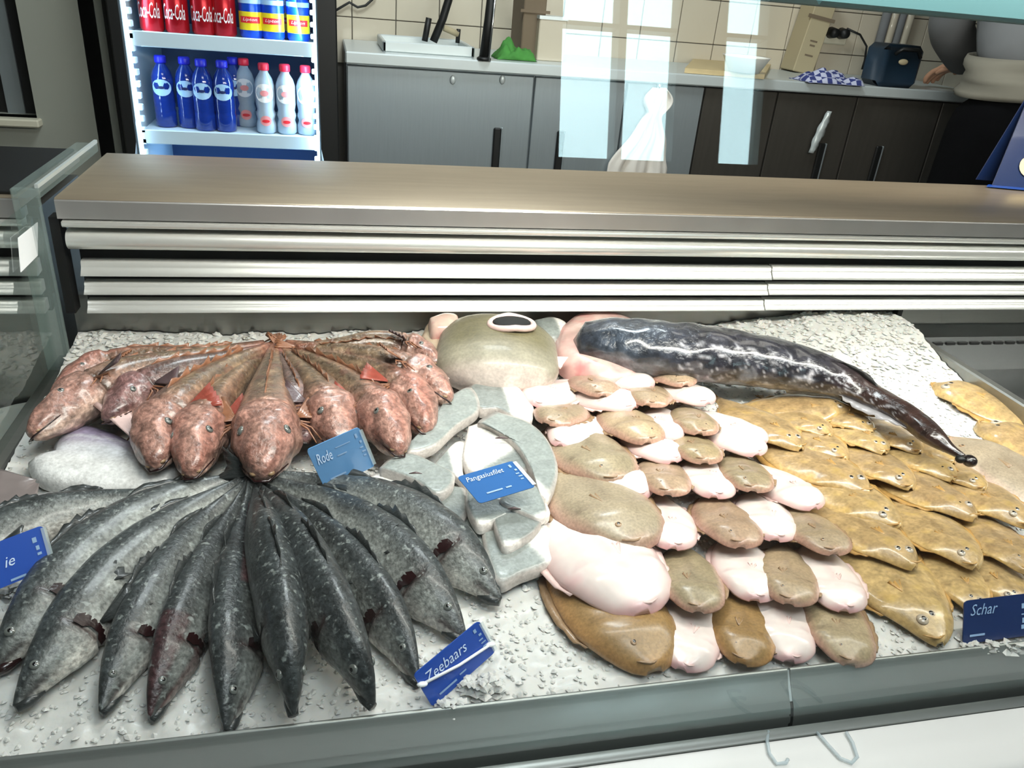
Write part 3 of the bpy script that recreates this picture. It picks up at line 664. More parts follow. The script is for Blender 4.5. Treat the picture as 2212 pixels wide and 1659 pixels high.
# left neighbour interior
MB().box(-1.6, XD - .02, yb, yb + .01, .60, .836).build('rear_panel', M['steel_dark'], ctl)
MB().box(-1.6, XD - .02, .345, yb, .66, .67).build('tray_floor', M['alu_front'], ctl)
MB().box(-1.6, XD - .024, YS + .010, 1.137, ZS + .0005, ZS + .004, .001).build('dark_worktop', M['black'], ctl)
MB().box(-1.6, XD - .02, .96, 1.12, .10, .935).build('rear_body', M['steel_dark'], ctl)

# ------------------------------------------------------------------ glass
L8 = math.radians(8)
def pane_pt(x, s): return np.array([x, .3415 + s * math.sin(L8), .722 + s * math.cos(L8)])
def slab(name, A, B, C, D, n, t, mat, par=None):
    A, B, C, D = map(np.array, (A, B, C, D)); n = np.array(n) * t
    return mesh(name, [A, B, C, D, A + n, B + n, C + n, D + n], [(3, 2, 1, 0), (4, 5, 6, 7), (0, 1, 5, 4), (1, 2, 6, 5), (2, 3, 7, 6), (3, 0, 4, 7)], mat, par, False)
def single(name, A, B, C, D, mat, par=None): return mesh(name, [A, B, C, D], [(0, 1, 2, 3)], mat, par, False)
HG = .575
gl = single('front_glass', pane_pt(-.9, 0), pane_pt(XR, 0), pane_pt(XR, HG), pane_pt(-.9, HG), M['glass'])
sm = gl.modifiers.new('thick', 'SOLIDIFY'); sm.thickness = .004
tag(gl, 'large clear glass pane leaning over the fish display, reflecting bright windows', 'glass')
# teal glass shelf at the upper right
a_, b_ = at_y(1735, 14, .62), at_y(2230, 47, .62)
zz = (a_[2] + b_[2]) / 2
gs = MB().box(a_[0], XR, .60, .86, zz, zz + .035, .003).build('upper_glass_shelf', M['glass_teal']); tag(gs, 'pale teal glass shelf edge hanging over the counter, top right corner', 'shelf')
# lamp body holding the strip light
lt = thing('display_lamp', 'slim aluminium strip lamp hung above the ice display', 'lamp', (.78, .50, 1.35))
MB().box(-.08, 1.64, .40, .60, 1.425, 1.448, .004).build('lamp_body', M['alu'], lt)
MB().tube([(.2, .5, 1.448), (.2, .5, 2.7)], .006, 8).build('hanger', M['steel'], lt, True); MB().tube([(1.4, .5, 1.448), (1.4, .5, 2.7)], .006, 8).build('hanger', M['steel'], lt, True)
# divider
dv = thing('glass_divider', 'upright clear glass divider at the left end of the ice, with thick edge', 'divider', (XD, .65, .70))
single('pane', (XD - .012, .372, .735), (XD - .012, YS - .004, .735), (XD - .012, YS - .004, .955), (XD - .012, .372, .955), M['door_glass'], dv)
MB().box(XD - .022, XD + .004, YS - .012, YS - .006, .745, ZS + .012, .001).build('front_edge_strip', M['glass_edge'], dv)
MB().box(XD - .022, XD + .004, YS - .006, 1.140, ZS + .001, ZS + .012, .001).build('top_edge_strip', M['glass_edge'], dv)
MB().box(XD + .0005, XD + .004, YS - .008, 1.140, ZS + .012, ZS + .016).build('bright_edge', M['counter_l'], dv)
MB().box(XD - .022, XD - .002, .372, YS + .03, .70, .765, .002).build('base_channel', M['steel_dark'], dv)
# small white card fixed on the divider pane
q = [at_x(x, y, XD - .009) for x, y in ((80, 480), (38, 514), (44, 588), (80, 552))]
o = slab('paper_card', *q, (1, 0, 0), .0008, M['white']); tag(o, 'small white card fixed to the glass divider, left of the rails', 'card')

# ------------------------------------------------------------------ ice
nx_, ny_ = 260, 140
def ice_surface(x, y):
    z = ice_z(y) + .0045 * noise.noise(Vector((x * 14, y * 14, 0))) + .0038 * noise.noise(Vector((x * 45, y * 45, 5))) + .0030 * noise.noise(Vector((x * 130, y * 130, 9)))
    r = max(0, (y - .84) / .10); z += .014 * min(1, r) * (0.6 + .8 * noise.noise(Vector((x * 6, y * 4, 3))))
    # heap at the rear right under the warm lamp
    g = math.exp(-((x - .74) / .16) ** 2 - ((y - .90) / .10) ** 2); z += .030 * g
    e = max(0, (.385 - y) / .015); z -= .002 * e
    return z
V = []; X0, X1, YI0, YI1 = XD + .002, XT1 - .001, .3712, yb - .002
for i in range(nx_ + 1):
    for j in range(ny_ + 1):
        x = X0 + (X1 - X0) * i / nx_; y = YI0 + (YI1 - YI0) * j / ny_; V.append((x, y, ice_surface(x, y)))
Fc = [(i * (ny_ + 1) + j, (i + 1) * (ny_ + 1) + j, (i + 1) * (ny_ + 1) + j + 1, i * (ny_ + 1) + j + 1) for i in range(nx_) for j in range(ny_)]
ib = mesh('crushed_ice', V, Fc, M['ice'], None, True, None, (0.3, .65, .70)); tag(ib, 'bed of crushed white ice filling the counter tray under the fish', 'ice', None, 'stuff')
# loose crushed pieces
base_v = [Vector(v).normalized() for v in ((1, 0, .1), (.3, 1, -.1), (-1, .6, .2), (-.7, -.9, 0), (.5, -1, .1), (.1, .1, 1), (-.1, 0, -1))]
base_f = [(0, 1, 5), (1, 2, 5), (2, 3, 5), (3, 4, 5), (4, 0, 5), (1, 0, 6), (2, 1, 6), (3, 2, 6), (4, 3, 6), (0, 4, 6)]
V = []; Fc = []
def chunk(c, s):
    n = len(V); a = random.random() * 6.28; ca, sa = math.cos(a), math.sin(a); fl = random.uniform(.35, .7)
    tx, ty = random.uniform(-.3, .3), random.uniform(-.3, .3)
    for v in base_v:
        q = v * s * random.uniform(.7, 1.25); x, y, z = q.x * ca - q.y * sa, q.x * sa + q.y * ca, q.z * fl + q.x * tx + q.y * ty
        V.append((c[0] + x, c[1] + y, c[2] + z))
    Fc.extend(tuple(i + n for i in f) for f in base_f)
for k in range(17000):
    x = random.uniform(X0 + .003, X1 - .003); y = random.uniform(YI0 + .003, YI1 - .004)
    chunk((x, y, ice_surface(x, y) + .0004), random.uniform(.0011, .0029) * (1 if y < .8 else 1.9))
ic = mesh('ice_chips', V, Fc, M['ice'], None, False, None, (0.3, .65, .70)); tag(ic, 'loose crushed ice chips scattered over the ice bed', 'ice', None, 'stuff')
V = []; Fc = []
for i in range(31):
    for j in range(31):
        x = -1.1 + (XD - .03 + 1.1) * i / 30; y = .40 + .54 * j / 30; V.append((x, y, .690 + .02 * noise.noise(Vector((x * 9, y * 9, 2))) + .006 * noise.noise(Vector((x * 60, y * 60, 2)))))
Fc = [(i * 31 + j, (i + 1) * 31 + j, (i + 1) * 31 + j + 1, i * 31 + j + 1) for i in range(30) for j in range(30)]
o = mesh('ice_heap', V, Fc, M['ice'], None, True); tag(o, 'heap of ice seen through the glass divider at the left edge', 'ice', None, 'stuff')
# ================================================================== FISH
def cr(pts, n):
    """Catmull-Rom resample by arc length"""
    P_ = [np.array(p, float) for p in pts]; P_ = [2 * P_[0] - P_[1]] + P_ + [2 * P_[-1] - P_[-2]]
    out = []
    for i in range(1, len(P_) - 2):
        a, b, c, d = P_[i - 1:i + 3]
        for t in np.linspace(0, 1, 24, endpoint=False):
            out.append(.5 * ((2 * b) + (-a + c) * t + (2 * a - 5 * b + 4 * c - d) * t * t + (-a + 3 * b - 3 * c + d) * t ** 3))
    out.append(P_[-2]); out = np.array(out)
    s = np.concatenate([[0], np.cumsum(np.linalg.norm(np.diff(out, axis=0), axis=1))])
    u = n if hasattr(n, '__len__') else np.linspace(0, 1, n)
    u = np.array(u) * s[-1]
    return np.stack([np.interp(u, s, out[:, k]) for k in range(out.shape[1])], 1), s[-1]
def rot(v, ax, a):
    ax = ax / np.linalg.norm(ax); return v * math.cos(a) + np.cross(ax, v) * math.sin(a) + ax * (ax @ v) * (1 - math.cos(a))
def mix(a, b, t):
    t = np.clip(np.asarray(t, float), 0, 1)[..., None]; return np.asarray(a) * (1 - t) + np.asarray(b) * t
def ss(x, a, b):
    t = np.clip((np.asarray(x, float) - a) / (b - a), 0, 1); return t * t * (3 - 2 * t)
def tube_body(name, C, rh, rw, Dn, colf, mat, par, M_=28, cap=True, power=1.0, disp=None, tt=None):
    """C centre line (nose to tail), rh half height along dorsal dir, rw half width; Dn dorsal direction per ring"""
    n = len(C); T = np.gradient(C, axis=0); T /= np.linalg.norm(T, axis=1)[:, None]
    D = Dn - (Dn * T).sum(1)[:, None] * T; D /= np.linalg.norm(D, axis=1)[:, None]; Lr = np.cross(T, D)
    ph = np.linspace(0, 2 * math.pi, M_, endpoint=False); V = []; cols = []
    t = tt if tt is not None else np.linspace(0, 1, n)
    for i in range(n):
        for k, p in enumerate(ph):
            c, s = math.cos(p), math.sin(p); cc = math.copysign(abs(c) ** power, c); sn = math.copysign(abs(s) ** power, s)
            r = 1.0 if disp is None else disp(t[i], p)
            V.append(C[i] + D[i] * cc * rh[i] * r + Lr[i] * sn * rw[i] * r)
    TT, PP = np.meshgrid(t, ph, indexing='ij'); cols = colf(TT, PP).reshape(-1, 3)
    Fc = [(i * M_ + k, (i + 1) * M_ + k, (i + 1) * M_ + (k + 1) % M_, i * M_ + (k + 1) % M_) for i in range(n - 1) for k in range(M_)]
    if cap:
        V += [C[0] - T[0] * rw[0] * .5, C[-1] + T[-1] * rw[-1] * .3]; cols = np.vstack([cols, cols[0], cols[-1]])
        a, b = n * M_, n * M_ + 1
        Fc += [(a, k, (k + 1) % M_) for k in range(M_)] + [(b, (n - 1) * M_ + (k + 1) % M_, (n - 1) * M_ + k) for k in range(M_)]
    o = mesh(name, V, Fc, mat, par, True, cols); return o, T, D, Lr
def fin_strip(name, base, dirs, hts, mat, par, nrm, t=.0006, rag=.15, seed=0, spikes=0):
    """thin webbed fin along a base line with free edge base + dir*height"""
    n = len(base); V = []
    for i in range(n):
        h = hts[i] * (1 + rag * noise.noise(Vector((i * 1.7, seed, 0))) + (spikes * (1 if i % 2 else -1)))
        for f in (0, .5, 1):
            V.append(base[i] + dirs[i] * h * f + nrm[i] * (.0012 * math.sin(i * 1.9 + seed) * f))
    Fc = [(i * 3 + j, i * 3 + j + 1, (i + 1) * 3 + j + 1, (i + 1) * 3 + j) for i in range(n - 1) for j in range(2)]
    o = mesh(name, V, Fc, mat, par, True); sm = o.modifiers.new('s', 'SOLIDIFY'); sm.thickness = t; sm.offset = 0; return o
def fan(name, root, d0, d1, r, mat, par, n=9, t=.0007, notch=.12, nrm=None, seed=0):
    """fan shaped fin spreading from root between two directions"""
    V = []; 
    for i in range(n + 1):
        a = i / n; d = np.array(d0) * (1 - a) + np.array(d1) * a; d /= np.linalg.norm(d)
        rr = r * (1 - notch * math.sin(math.pi * a)) * (1 + .05 * (i % 2))
        lift = (nrm if nrm is not None else np.array([0, 0, 1])) * (.0012 * (1 if i % 2 else -1))
        for f in (.08, .4, .75, 1): V.append(root + d * rr * f + lift * f)
    Fc = [(i * 4 + j, i * 4 + j + 1, (i + 1) * 4 + j + 1, (i + 1) * 4 + j) for i in range(n) for j in range(3)]
    o = mesh(name, V, Fc, mat, par, True); sm = o.modifiers.new('s', 'SOLIDIFY'); sm.thickness = t; sm.offset = 0; return o
def eye(c, n, r, par, ring=None):
    n = n / np.linalg.norm(n); ax = Vector(n); q = ax.to_track_quat('Z', 'Y').to_matrix()
    mb = MB().ball((0, 0, 0), r, (1, 1, .5), 12, 8); V = [tuple(np.array(q @ Vector(v)) + c) for v in mb.v]
    o = mesh('eye', V, mb.f, ring or M['eye_ring'], par, True)
    mb = MB().ball((0, 0, r * .28), r * .55, (1, 1, .5), 10, 6); V = [tuple(np.array(q @ Vector(v)) + c) for v in mb.v]
    mesh('pupil', V, mb.f, M['eye'], o, True); return o

# ---- sea bass fan ------------------------------------------------
SB = [ # nose..tail pixels, visible width px, roll deg (+ = back leans to the right), tint
    ([(-18, 1452), (70, 1345), (215, 1190), (370, 1085), (535, 1030)], 132, -58, 1.25),
    ([(34, 1527), (130, 1400), (265, 1235), (400, 1120), (535, 1036)], 124, -56, 1.12),
    ([(219, 1538), (282, 1400), (365, 1250), (450, 1130), (537, 1040)], 100, -48, 1.0),
    ([(325, 1552), (372, 1430), (430, 1290), (488, 1160), (539, 1044)], 98, -36, .80),
    ([(490, 1577), (509, 1440), (517, 1300), (530, 1160), (543, 1048)], 108, -34, .85),
    ([(634, 1542), (622, 1420), (603, 1290), (572, 1160), (547, 1048)], 100, 6, .85),
    ([(806, 1523), (752, 1400), (690, 1280), (620, 1150), (550, 1045)], 100, 12, .85),
    ([(903, 1474), (845, 1355), (762, 1240), (665, 1130), (554, 1040)], 92, 30, .85),
    ([(1003, 1378), (915, 1275), (815, 1175), (700, 1095), (558, 1034)], 118, 52, .95),
    ([(1080, 1296), (965, 1185), (835, 1105), (700, 1060), (562, 1026)], 122, 56, 1.0),
]
sb_lab = ['sea bass at the left end of the fan, red mouth open, silver flank up', 'grey sea bass with clear bright eye, second from the left in the fan',
          'third sea bass from the left of the fan, snout resting on the ice', 'darkest bloody sea bass, fourth from the left of the fan', 'sea bass pointing straight to the front rim, with pink line along its flank',
          'dark sea bass lying on its belly, right of the one nearest the front rim', 'speckled grey sea bass, fourth from the right of the fan', 'slim dark sea bass with nose at the price tag Zeebaars',
          'sea bass with dark round eye, just above the price tag Zeebaars', 'sea bass at the right end of the fan, upper edge of the fan']
bk, fl, be = np.array(lin(58, 63, 64)), np.array(lin(122, 125, 121)), np.array(lin(184, 180, 172))
def sea_bass(pts, wpx, roll, tint, label, idx, group='sea bass arranged in a fan', short=False):
    mid = ice(*pts[len(pts) // 2]); k = mpp(mid); ws = wpx * k * .5
    rr = math.radians(abs(roll)); H = ws / math.hypot(math.sin(rr) * 1, math.cos(rr) * .62) ; Wd = H * .62
    u = np.concatenate([np.linspace(0, .3, 26), np.linspace(.3, 1, 34)[1:]])
    prof = np.interp(u, [0, .02, .06, .13, .22, .30, .45, .60, .74, .86, .94, 1], [.09, .20, .38, .64, .88, .98, 1, .88, .64, .40, .28, .25])
    zc = Wd * math.cos(rr) ** 2 + H * math.cos(rr) * .75 if rr < .5 else Wd * .75 + H * .25
    P3 = [ice(x, y, (zc * (.45 + .55 * min(1, j * 1.2)) if j < 4 else .018 + .0025 * (idx % 5))) for j, (x, y) in enumerate(pts)]
    C, Ln = cr(P3, u)
    T = np.gradient(C, axis=0); T /= np.linalg.norm(T, axis=1)[:, None]
    side = -1 if roll < 0 else 1; Dn = []
    for i in range(len(C)):
        up = np.array([0, 0, 1.0]); lat = np.cross(T[i], up); lat /= np.linalg.norm(lat)
        if lat[0] < 0: lat = -lat   # towards +x
        r_ = rr * (1 - .35 * ss(u[i], .7, 1)); Dn.append(up * math.cos(r_) + lat * math.sin(r_) * side)
    Dn = np.array(Dn)
    def colf(t, p):
        c = np.cos(p); a = mix(be, fl, ss(c, -.85, -.25)); a = mix(a, bk, ss(c, .05, .62))
        a = mix(a, bk * .8, .6 * ss(t, .18, .0) * ss(c, -.6, .2)); a = a * tint
        g = np.exp(-((t - .215) / .012) ** 2) * (c < .55) * (c > -.9); a = mix(a, np.array(lin(60, 34, 34)), .8 * g)
        li = np.exp(-((c - .22) / .06) ** 2) * (t > .25); a = mix(a, bk * .55, .35 * li)
        m_ = np.exp(-((c + .35) / .16) ** 2) * (t < .085); a = mix(a, np.array(lin(46, 20, 22)), .85 * m_)
        if idx in (3,): a = mix(a, np.array(lin(72, 26, 30)), .55 * (t < .3) * (np.sin(p * 3) > -.3))
        if idx == 4: a = mix(a, np.array(lin(170, 84, 92)), .8 * np.exp(-((c - .30) / .12) ** 2) * (t > .45) * (t < .9))
        return np.clip(a, 0, 1)
    def disp(t, p):
        c = math.cos(p); r = 1.0
        if .195 < t < .235: r -= .10 * (c < .6) * (1 if t > .215 else 0)
        if .14 < t < .215: r += .05 * (c < .6)
        r -= .16 * math.exp(-((c + .35) / .14) ** 2) * (t < .08)
        return r
    root = thing('sea_bass', label, 'fish', (float(C[20][0]), float(C[20][1]), float(ice_z(C[20][1]))), group)
    bow = 1 - .55 * ss(u, .55, .95)
    o, T, D, Lr = tube_body('body', C, prof * H, prof * Wd * (1 - .35 * ss(u, .6, 1)), Dn, colf, M['bass'], root, 28, disp=disp, tt=u)
    # dorsal fins, pectoral, gill opening, tail fin, eyes
    i0, i1 = int(np.searchsorted(u, .33)), int(np.searchsorted(u, .56)); idxs = list(range(i0, i1))
    tri = [math.sin(math.pi * ((j - i0) / (i1 - i0)) ** .7) for j in idxs]
    fin_strip('dorsal_fin', [C[j] + D[j] * prof[j] * H * .96 for j in idxs], [D[j] * .55 + T[j] * .9 for j in idxs], [H * .42 * v + .001 for v in tri], M['fin_d'], root, [Lr[j] for j in idxs], spikes=.18, seed=idx)
    i0, i1 = int(np.searchsorted(u, .60)), int(np.searchsorted(u, .80)); idxs = list(range(i0, i1))
    tri = [math.sin(math.pi * ((j - i0) / (i1 - i0)) ** .5) for j in idxs]
    fin_strip('dorsal_fin', [C[j] + D[j] * prof[j] * H * .95 for j in idxs], [D[j] * .5 + T[j] * .9 for j in idxs], [H * .36 * v + .001 for v in tri], M['fin_d'], root, [Lr[j] for j in idxs], seed=idx + 3)
    up = np.array([0, 0, 1.0])
    ts = int(np.searchsorted(u, .985)); fan('tail_fin', C[ts], T[ts] * 1 + D[ts] * .42, T[ts] - D[ts] * .42, .05 * Ln / .3, M['fin_d'], root, 9, notch=.3, nrm=Lr[ts], seed=idx)
    for sgn in (1, -1):
        vis = (Lr[10] * sgn) @ up
        if vis < -.25: continue
        ie = int(np.searchsorted(u, .095)); p = math.radians(62) * sgn
        ec = C[ie] + D[ie] * math.cos(p) * prof[ie] * H * .96 + Lr[ie] * math.sin(p) * prof[ie] * Wd * .96
        eye(ec, D[ie] * .25 + Lr[ie] * sgn, H * .135, root, M['eye_ring'] if idx not in (8,) else M['eye_ring'])
        ig = int(np.searchsorted(u, .235)); p = math.radians(118) * sgn
        gc = C[ig] + D[ig] * math.cos(p) * prof[ig] * H * .98 + Lr[ig] * math.sin(p) * prof[ig] * Wd * .99
        if vis > -.1:
            # gill opening crescent, shade of the hollow painted into its colour
            V = []; 
            for a_ in np.linspace(math.radians(78), math.radians(158), 9):
                for w_, du in ((0, .205), (1, .235)):
                    q = int(np.searchsorted(u, du + .012 * math.sin((a_ - 1.3) * 2))); a2 = a_ * sgn; r_ = 1.0 - .03 * w_
                    V.append(C[q] + D[q] * math.cos(a2) * prof[q] * H * r_ * 1.015 + Lr[q] * math.sin(a2) * prof[q] * Wd * r_ * 1.03)
            Fc = [(i * 2, i * 2 + 1, i * 2 + 3, i * 2 + 2) for i in range(8)]
            mesh('gill_opening', V, Fc, M['gill'], root, True)
            fan('pectoral_fin', gc + T[ig] * .001, T[ig] * 1 + D[ig] * .05 + Lr[ig] * sgn * .30, T[ig] * .55 - D[ig] * .60 + Lr[ig] * sgn * .55, H * 1.35, M['fin_d'], root, 7, nrm=Lr[ig] * sgn)
    # lower jaw rim
    ij = int(np.searchsorted(u, .05)); V = []
    mb = MB().tube([C[0] - D[0] * H * prof[0] * .5 - T[0] * .001, C[ij // 2] - D[ij // 2] * prof[ij // 2] * H * .82, C[ij] - D[ij] * prof[ij] * H * .86], [H * .12, H * .16, H * .10], 10)
    mesh('lower_jaw', mb.v, mb.f, M['gill'] if idx == 0 else M['fin_d'], root, True)
    return root
for i, (pts, w_, rl, tn) in enumerate(SB): sea_bass(pts, w_, rl, tn, sb_lab[i], i)
# the single grey fish at the left behind the fan
sea_bass([(-170, 1290), (-60, 1200), (80, 1128), (200, 1092), (325, 1066)], 112, -60, .95, 'grey green fish behind the left blue price tag, apart from the fan', 11, 'sea bass arranged in a fan')

# ---- red gurnards -------------------------------------------------
GU = [ # nose..tail px, width px, roll, redness
    ([(118, 850), (200, 800), (300, 778), (430, 768), (570, 742)], 62, -30, .9),
    ([(72, 938), (150, 880), (260, 820), (400, 785), (572, 748)], 92, -50, .45),
    ([(232, 905), (300, 850), (380, 810), (470, 785), (575, 752)], 80, -20, .0),
    ([(335, 1003), (350, 930), (410, 860), (490, 800), (582, 750)], 104, -20, .35),
    ([(412, 1022), (430, 945), (470, 870), (530, 800), (588, 752)], 100, -12, .75),
    ([(566, 1024), (575, 945), (580, 870), (588, 810), (594, 752)], 122, 0, .5),
    ([(738, 962), (712, 895), (678, 840), (640, 795), (602, 752)], 100, 14, .35),
    ([(660, 950), (650, 900), (636, 850), (618, 800), (598, 752)], 62, 10, .0),
    ([(862, 974), (830, 912), (770, 850), (700, 800), (608, 750)], 96, 20, .6),
    ([(918, 928), (890, 870), (820, 820), (730, 785), (612, 748)], 90, 30, .8),
    ([(968, 862), (905, 822), (820, 790), (730, 768), (618, 745)], 84, 50, .4),
    ([(946, 788), (890, 758), (810, 742), (740, 748), (640, 752)], 60, 40, .15),
]
gl_lab = ['reddest long gurnard lying along the top left of the fan', 'pale pink gurnard at the far left of the fan, head by the glass divider', 'dusky purple gurnard with dark fins, third from the left of the fan',
          'brown gurnard with round pink head above the white fish, fourth from the left', 'orange red gurnard with mouth resting on the silvery white fish', 'broad gurnard in the middle of the red fan, head nearest the sea bass tails',
          'gurnard with head just above the pale price tag Rode', 'slim dusky gurnard wedged between the middle gurnard and the price tag', 'pink headed gurnard right of the pale price tag Rode', 'gurnard with bright red fin at the right of the fan',
          'gurnard with visible dark eye facing the silvery fillets, right end of the fan', 'smooth brownish gurnard arched along the top right of the fan']
def gurnard(pts, wpx, roll, red, label, idx):
    mid = ice(*pts[1]); k = mpp(mid); ws = wpx * k * .56; rr = math.radians(abs(roll)); H = ws * .95; Wd = ws * .95
    u = np.concatenate([np.linspace(0, .35, 26), np.linspace(.35, 1, 30)[1:]])
    prof = np.interp(u, [0, .03, .08, .15, .22, .30, .40, .55, .70, .85, 1], [.30, .48, .68, .86, .97, 1.0, .90, .76, .58, .40, .24])
    P3 = [ice(x, y, (H * .70 + .016 if j < 2 else .030 + .003 * (idx % 4)) + .002 * (idx % 3)) for j, (x, y) in enumerate(pts)]
    C, Ln = cr(P3, u); T = np.gradient(C, axis=0); T /= np.linalg.norm(T, axis=1)[:, None]
    side = -1 if roll < 0 else 1; Dn = []
    for i in range(len(C)):
        up = np.array([0, 0, 1.0]); lat = np.cross(T[i], up); lat /= np.linalg.norm(lat)
        if lat[0] < 0: lat = -lat
        Dn.append(up * math.cos(rr) + lat * math.sin(rr) * side)
    Dn = np.array(Dn)
    olive, rose, belly, redc = np.array(lin(112, 94, 74)), np.array(lin(156, 120, 108)), np.array(lin(192, 164, 148)), np.array(lin(156, 84, 68))
    if red < .05: olive, rose = np.array(lin(92, 74, 68)), np.array(lin(128, 96, 94))
    def colf(t, p):
        c = np.cos(p); a = mix(belly, olive, ss(c, -.5, .15)); hd = mix(belly, rose, ss(c, -.7, .2))
        a = mix(hd, a, ss(t, .22, .46)); st = .5 + .5 * np.sin(p * 4 + idx); a = mix(a, redc, red * (.5 * st) * ss(t, .95, .25)); a = a * (1 + .30 * np.sin(p * 9 + 2 * np.sin(t * 6 + idx)) * (t > .28))[..., None]; a = a * (1 + .22 * np.sin(p * 7 + t * 60 + idx) * (t < .28))[..., None]
        a = mix(a, redc, .5 * ss(t, .8, 1.0)); a = mix(a, olive * .45, .75 * np.exp(-((t - .30) / .022) ** 2) * (c < .7))
        a = mix(a, np.array(lin(90, 40, 36)), .5 * np.exp(-((t - .10) / .02) ** 2) * np.exp(-((c + .2) / .3) ** 2))
        ln = np.exp(-((c - .55) / .07) ** 2) * (t > .35); a = mix(a, olive * .4, .5 * ln)
        return np.clip(a, 0, 1)
    def disp(t, p):
        c = math.cos(p); r = 1.0
        if t < .30: r += .07 * math.sin(p * 5 + idx) * math.sin(t * 34) + .06 * (c > .75) + (.06 if .2 < t < .285 else 0)
        if .285 < t < .32: r -= .10
        r += .035 * abs(math.sin(p * 3)) * (t > .35)
        if t < .12: r -= .14 * math.exp(-((c + .2) / .2) ** 2)
        return r
    root = thing('red_gurnard', label, 'fish', (float(C[14][0]), float(C[14][1]), float(ice_z(C[14][1]))), 'red gurnards arranged in a fan')
    o, T, D, Lr = tube_body('body', C, prof * H, prof * Wd, Dn, colf, M['gurnard'], root, 28, power=.92, disp=disp, tt=u)
    up = np.array([0, 0, 1.0])
    i0, i1 = int(np.searchsorted(u, .36)), int(np.searchsorted(u, .86)); idxs = list(range(i0, i1))
    fin_strip('dorsal_fin', [C[j] + D[j] * prof[j] * H * .95 for j in idxs], [D[j] * .5 + T[j] * .8 for j in idxs], [H * (.30 + .16 * math.sin(j * 2.1)) for j in idxs], M['fin_o'], root, [Lr[j] for j in idxs], spikes=.3, seed=idx)
    for sgn in (1, -1):
        vis = (Lr[10] * sgn) @ up
        if vis < -.6: continue
        ie = int(np.searchsorted(u, .16)); p = math.radians(48) * sgn
        ec = C[ie] + D[ie] * math.cos(p) * prof[ie] * H + Lr[ie] * math.sin(p) * prof[ie] * Wd
        eye(ec, D[ie] * .6 + Lr[ie] * sgn, H * .17, root, M['eye_ring'])
        ig = int(np.searchsorted(u, .30)); p = math.radians(70) * sgn
        gc = C[ig] + D[ig] * math.cos(p) * prof[ig] * H * .9 + Lr[ig] * math.sin(p) * prof[ig] * Wd * .9
        fan('pectoral_fin', gc, T[ig] * 1.0 + Lr[ig] * sgn * .35 + D[ig] * .16, T[ig] * .2 + Lr[ig] * sgn * .95 - D[ig] * .18, H * 1.35, M['fin_r'] if idx in (3, 4, 8, 9) else (M['fin_o'] if idx in (0, 5, 10) else M['fin_p']), root, 10, nrm=D[ig], t=.0008)
        # free feeler rays
        mb = MB()
        for q in range(3):
            d = T[ig] * (.2 - .5 * q) + Lr[ig] * sgn * .8 - D[ig] * .45; d = d / np.linalg.norm(d)
            mb.tube([gc - T[ig] * .006, gc + d * H * .6, gc + d * H * .95 - T[ig] * H * .3 + up * -.002], [.0012, .001, .0006], 6)
        mesh('feeler_rays', mb.v, mb.f, M['fin_o'], root, True)
    mb = MB(); jm = int(np.searchsorted(u, .07))
    mb.tube([C[jm] + Lr[jm] * s_ * prof[jm] * Wd * .98 - D[jm] * prof[jm] * H * .25 if abs(s_) == 1 else C[0] - T[0] * H * .22 - D[0] * H * .10 + Lr[0] * s_ * Wd * .3 for s_ in (1, .6, 0, -.6, -1)], [H * .02, H * .04, H * .045, H * .04, H * .02], 6)
    mesh('mouth', mb.v, mb.f, M['gill'], root, True)
    # snout plates
    mb = MB()
    for sgn in (1, -1):
        mb.ball(C[1] + Lr[1] * sgn * Wd * .22 - T[1] * H * .06, H * .13, (1, 1, .7), 10, 7)
    mesh('snout_plates', mb.v, mb.f, M['fin_b'], root, True)
    ts = int(np.searchsorted(u, .97)); fan('tail_fin', C[ts], T[ts] + Lr[ts] * .3 + up * .25, T[ts] - Lr[ts] * .3 + up * .35, .028, M['fin_o'], root, 8, nrm=D[ts], seed=idx)
    return root
for i, (pts, w_, rl, rd) in enumerate(GU): gurnard(pts, w_, rl, rd, gl_lab[i], i)

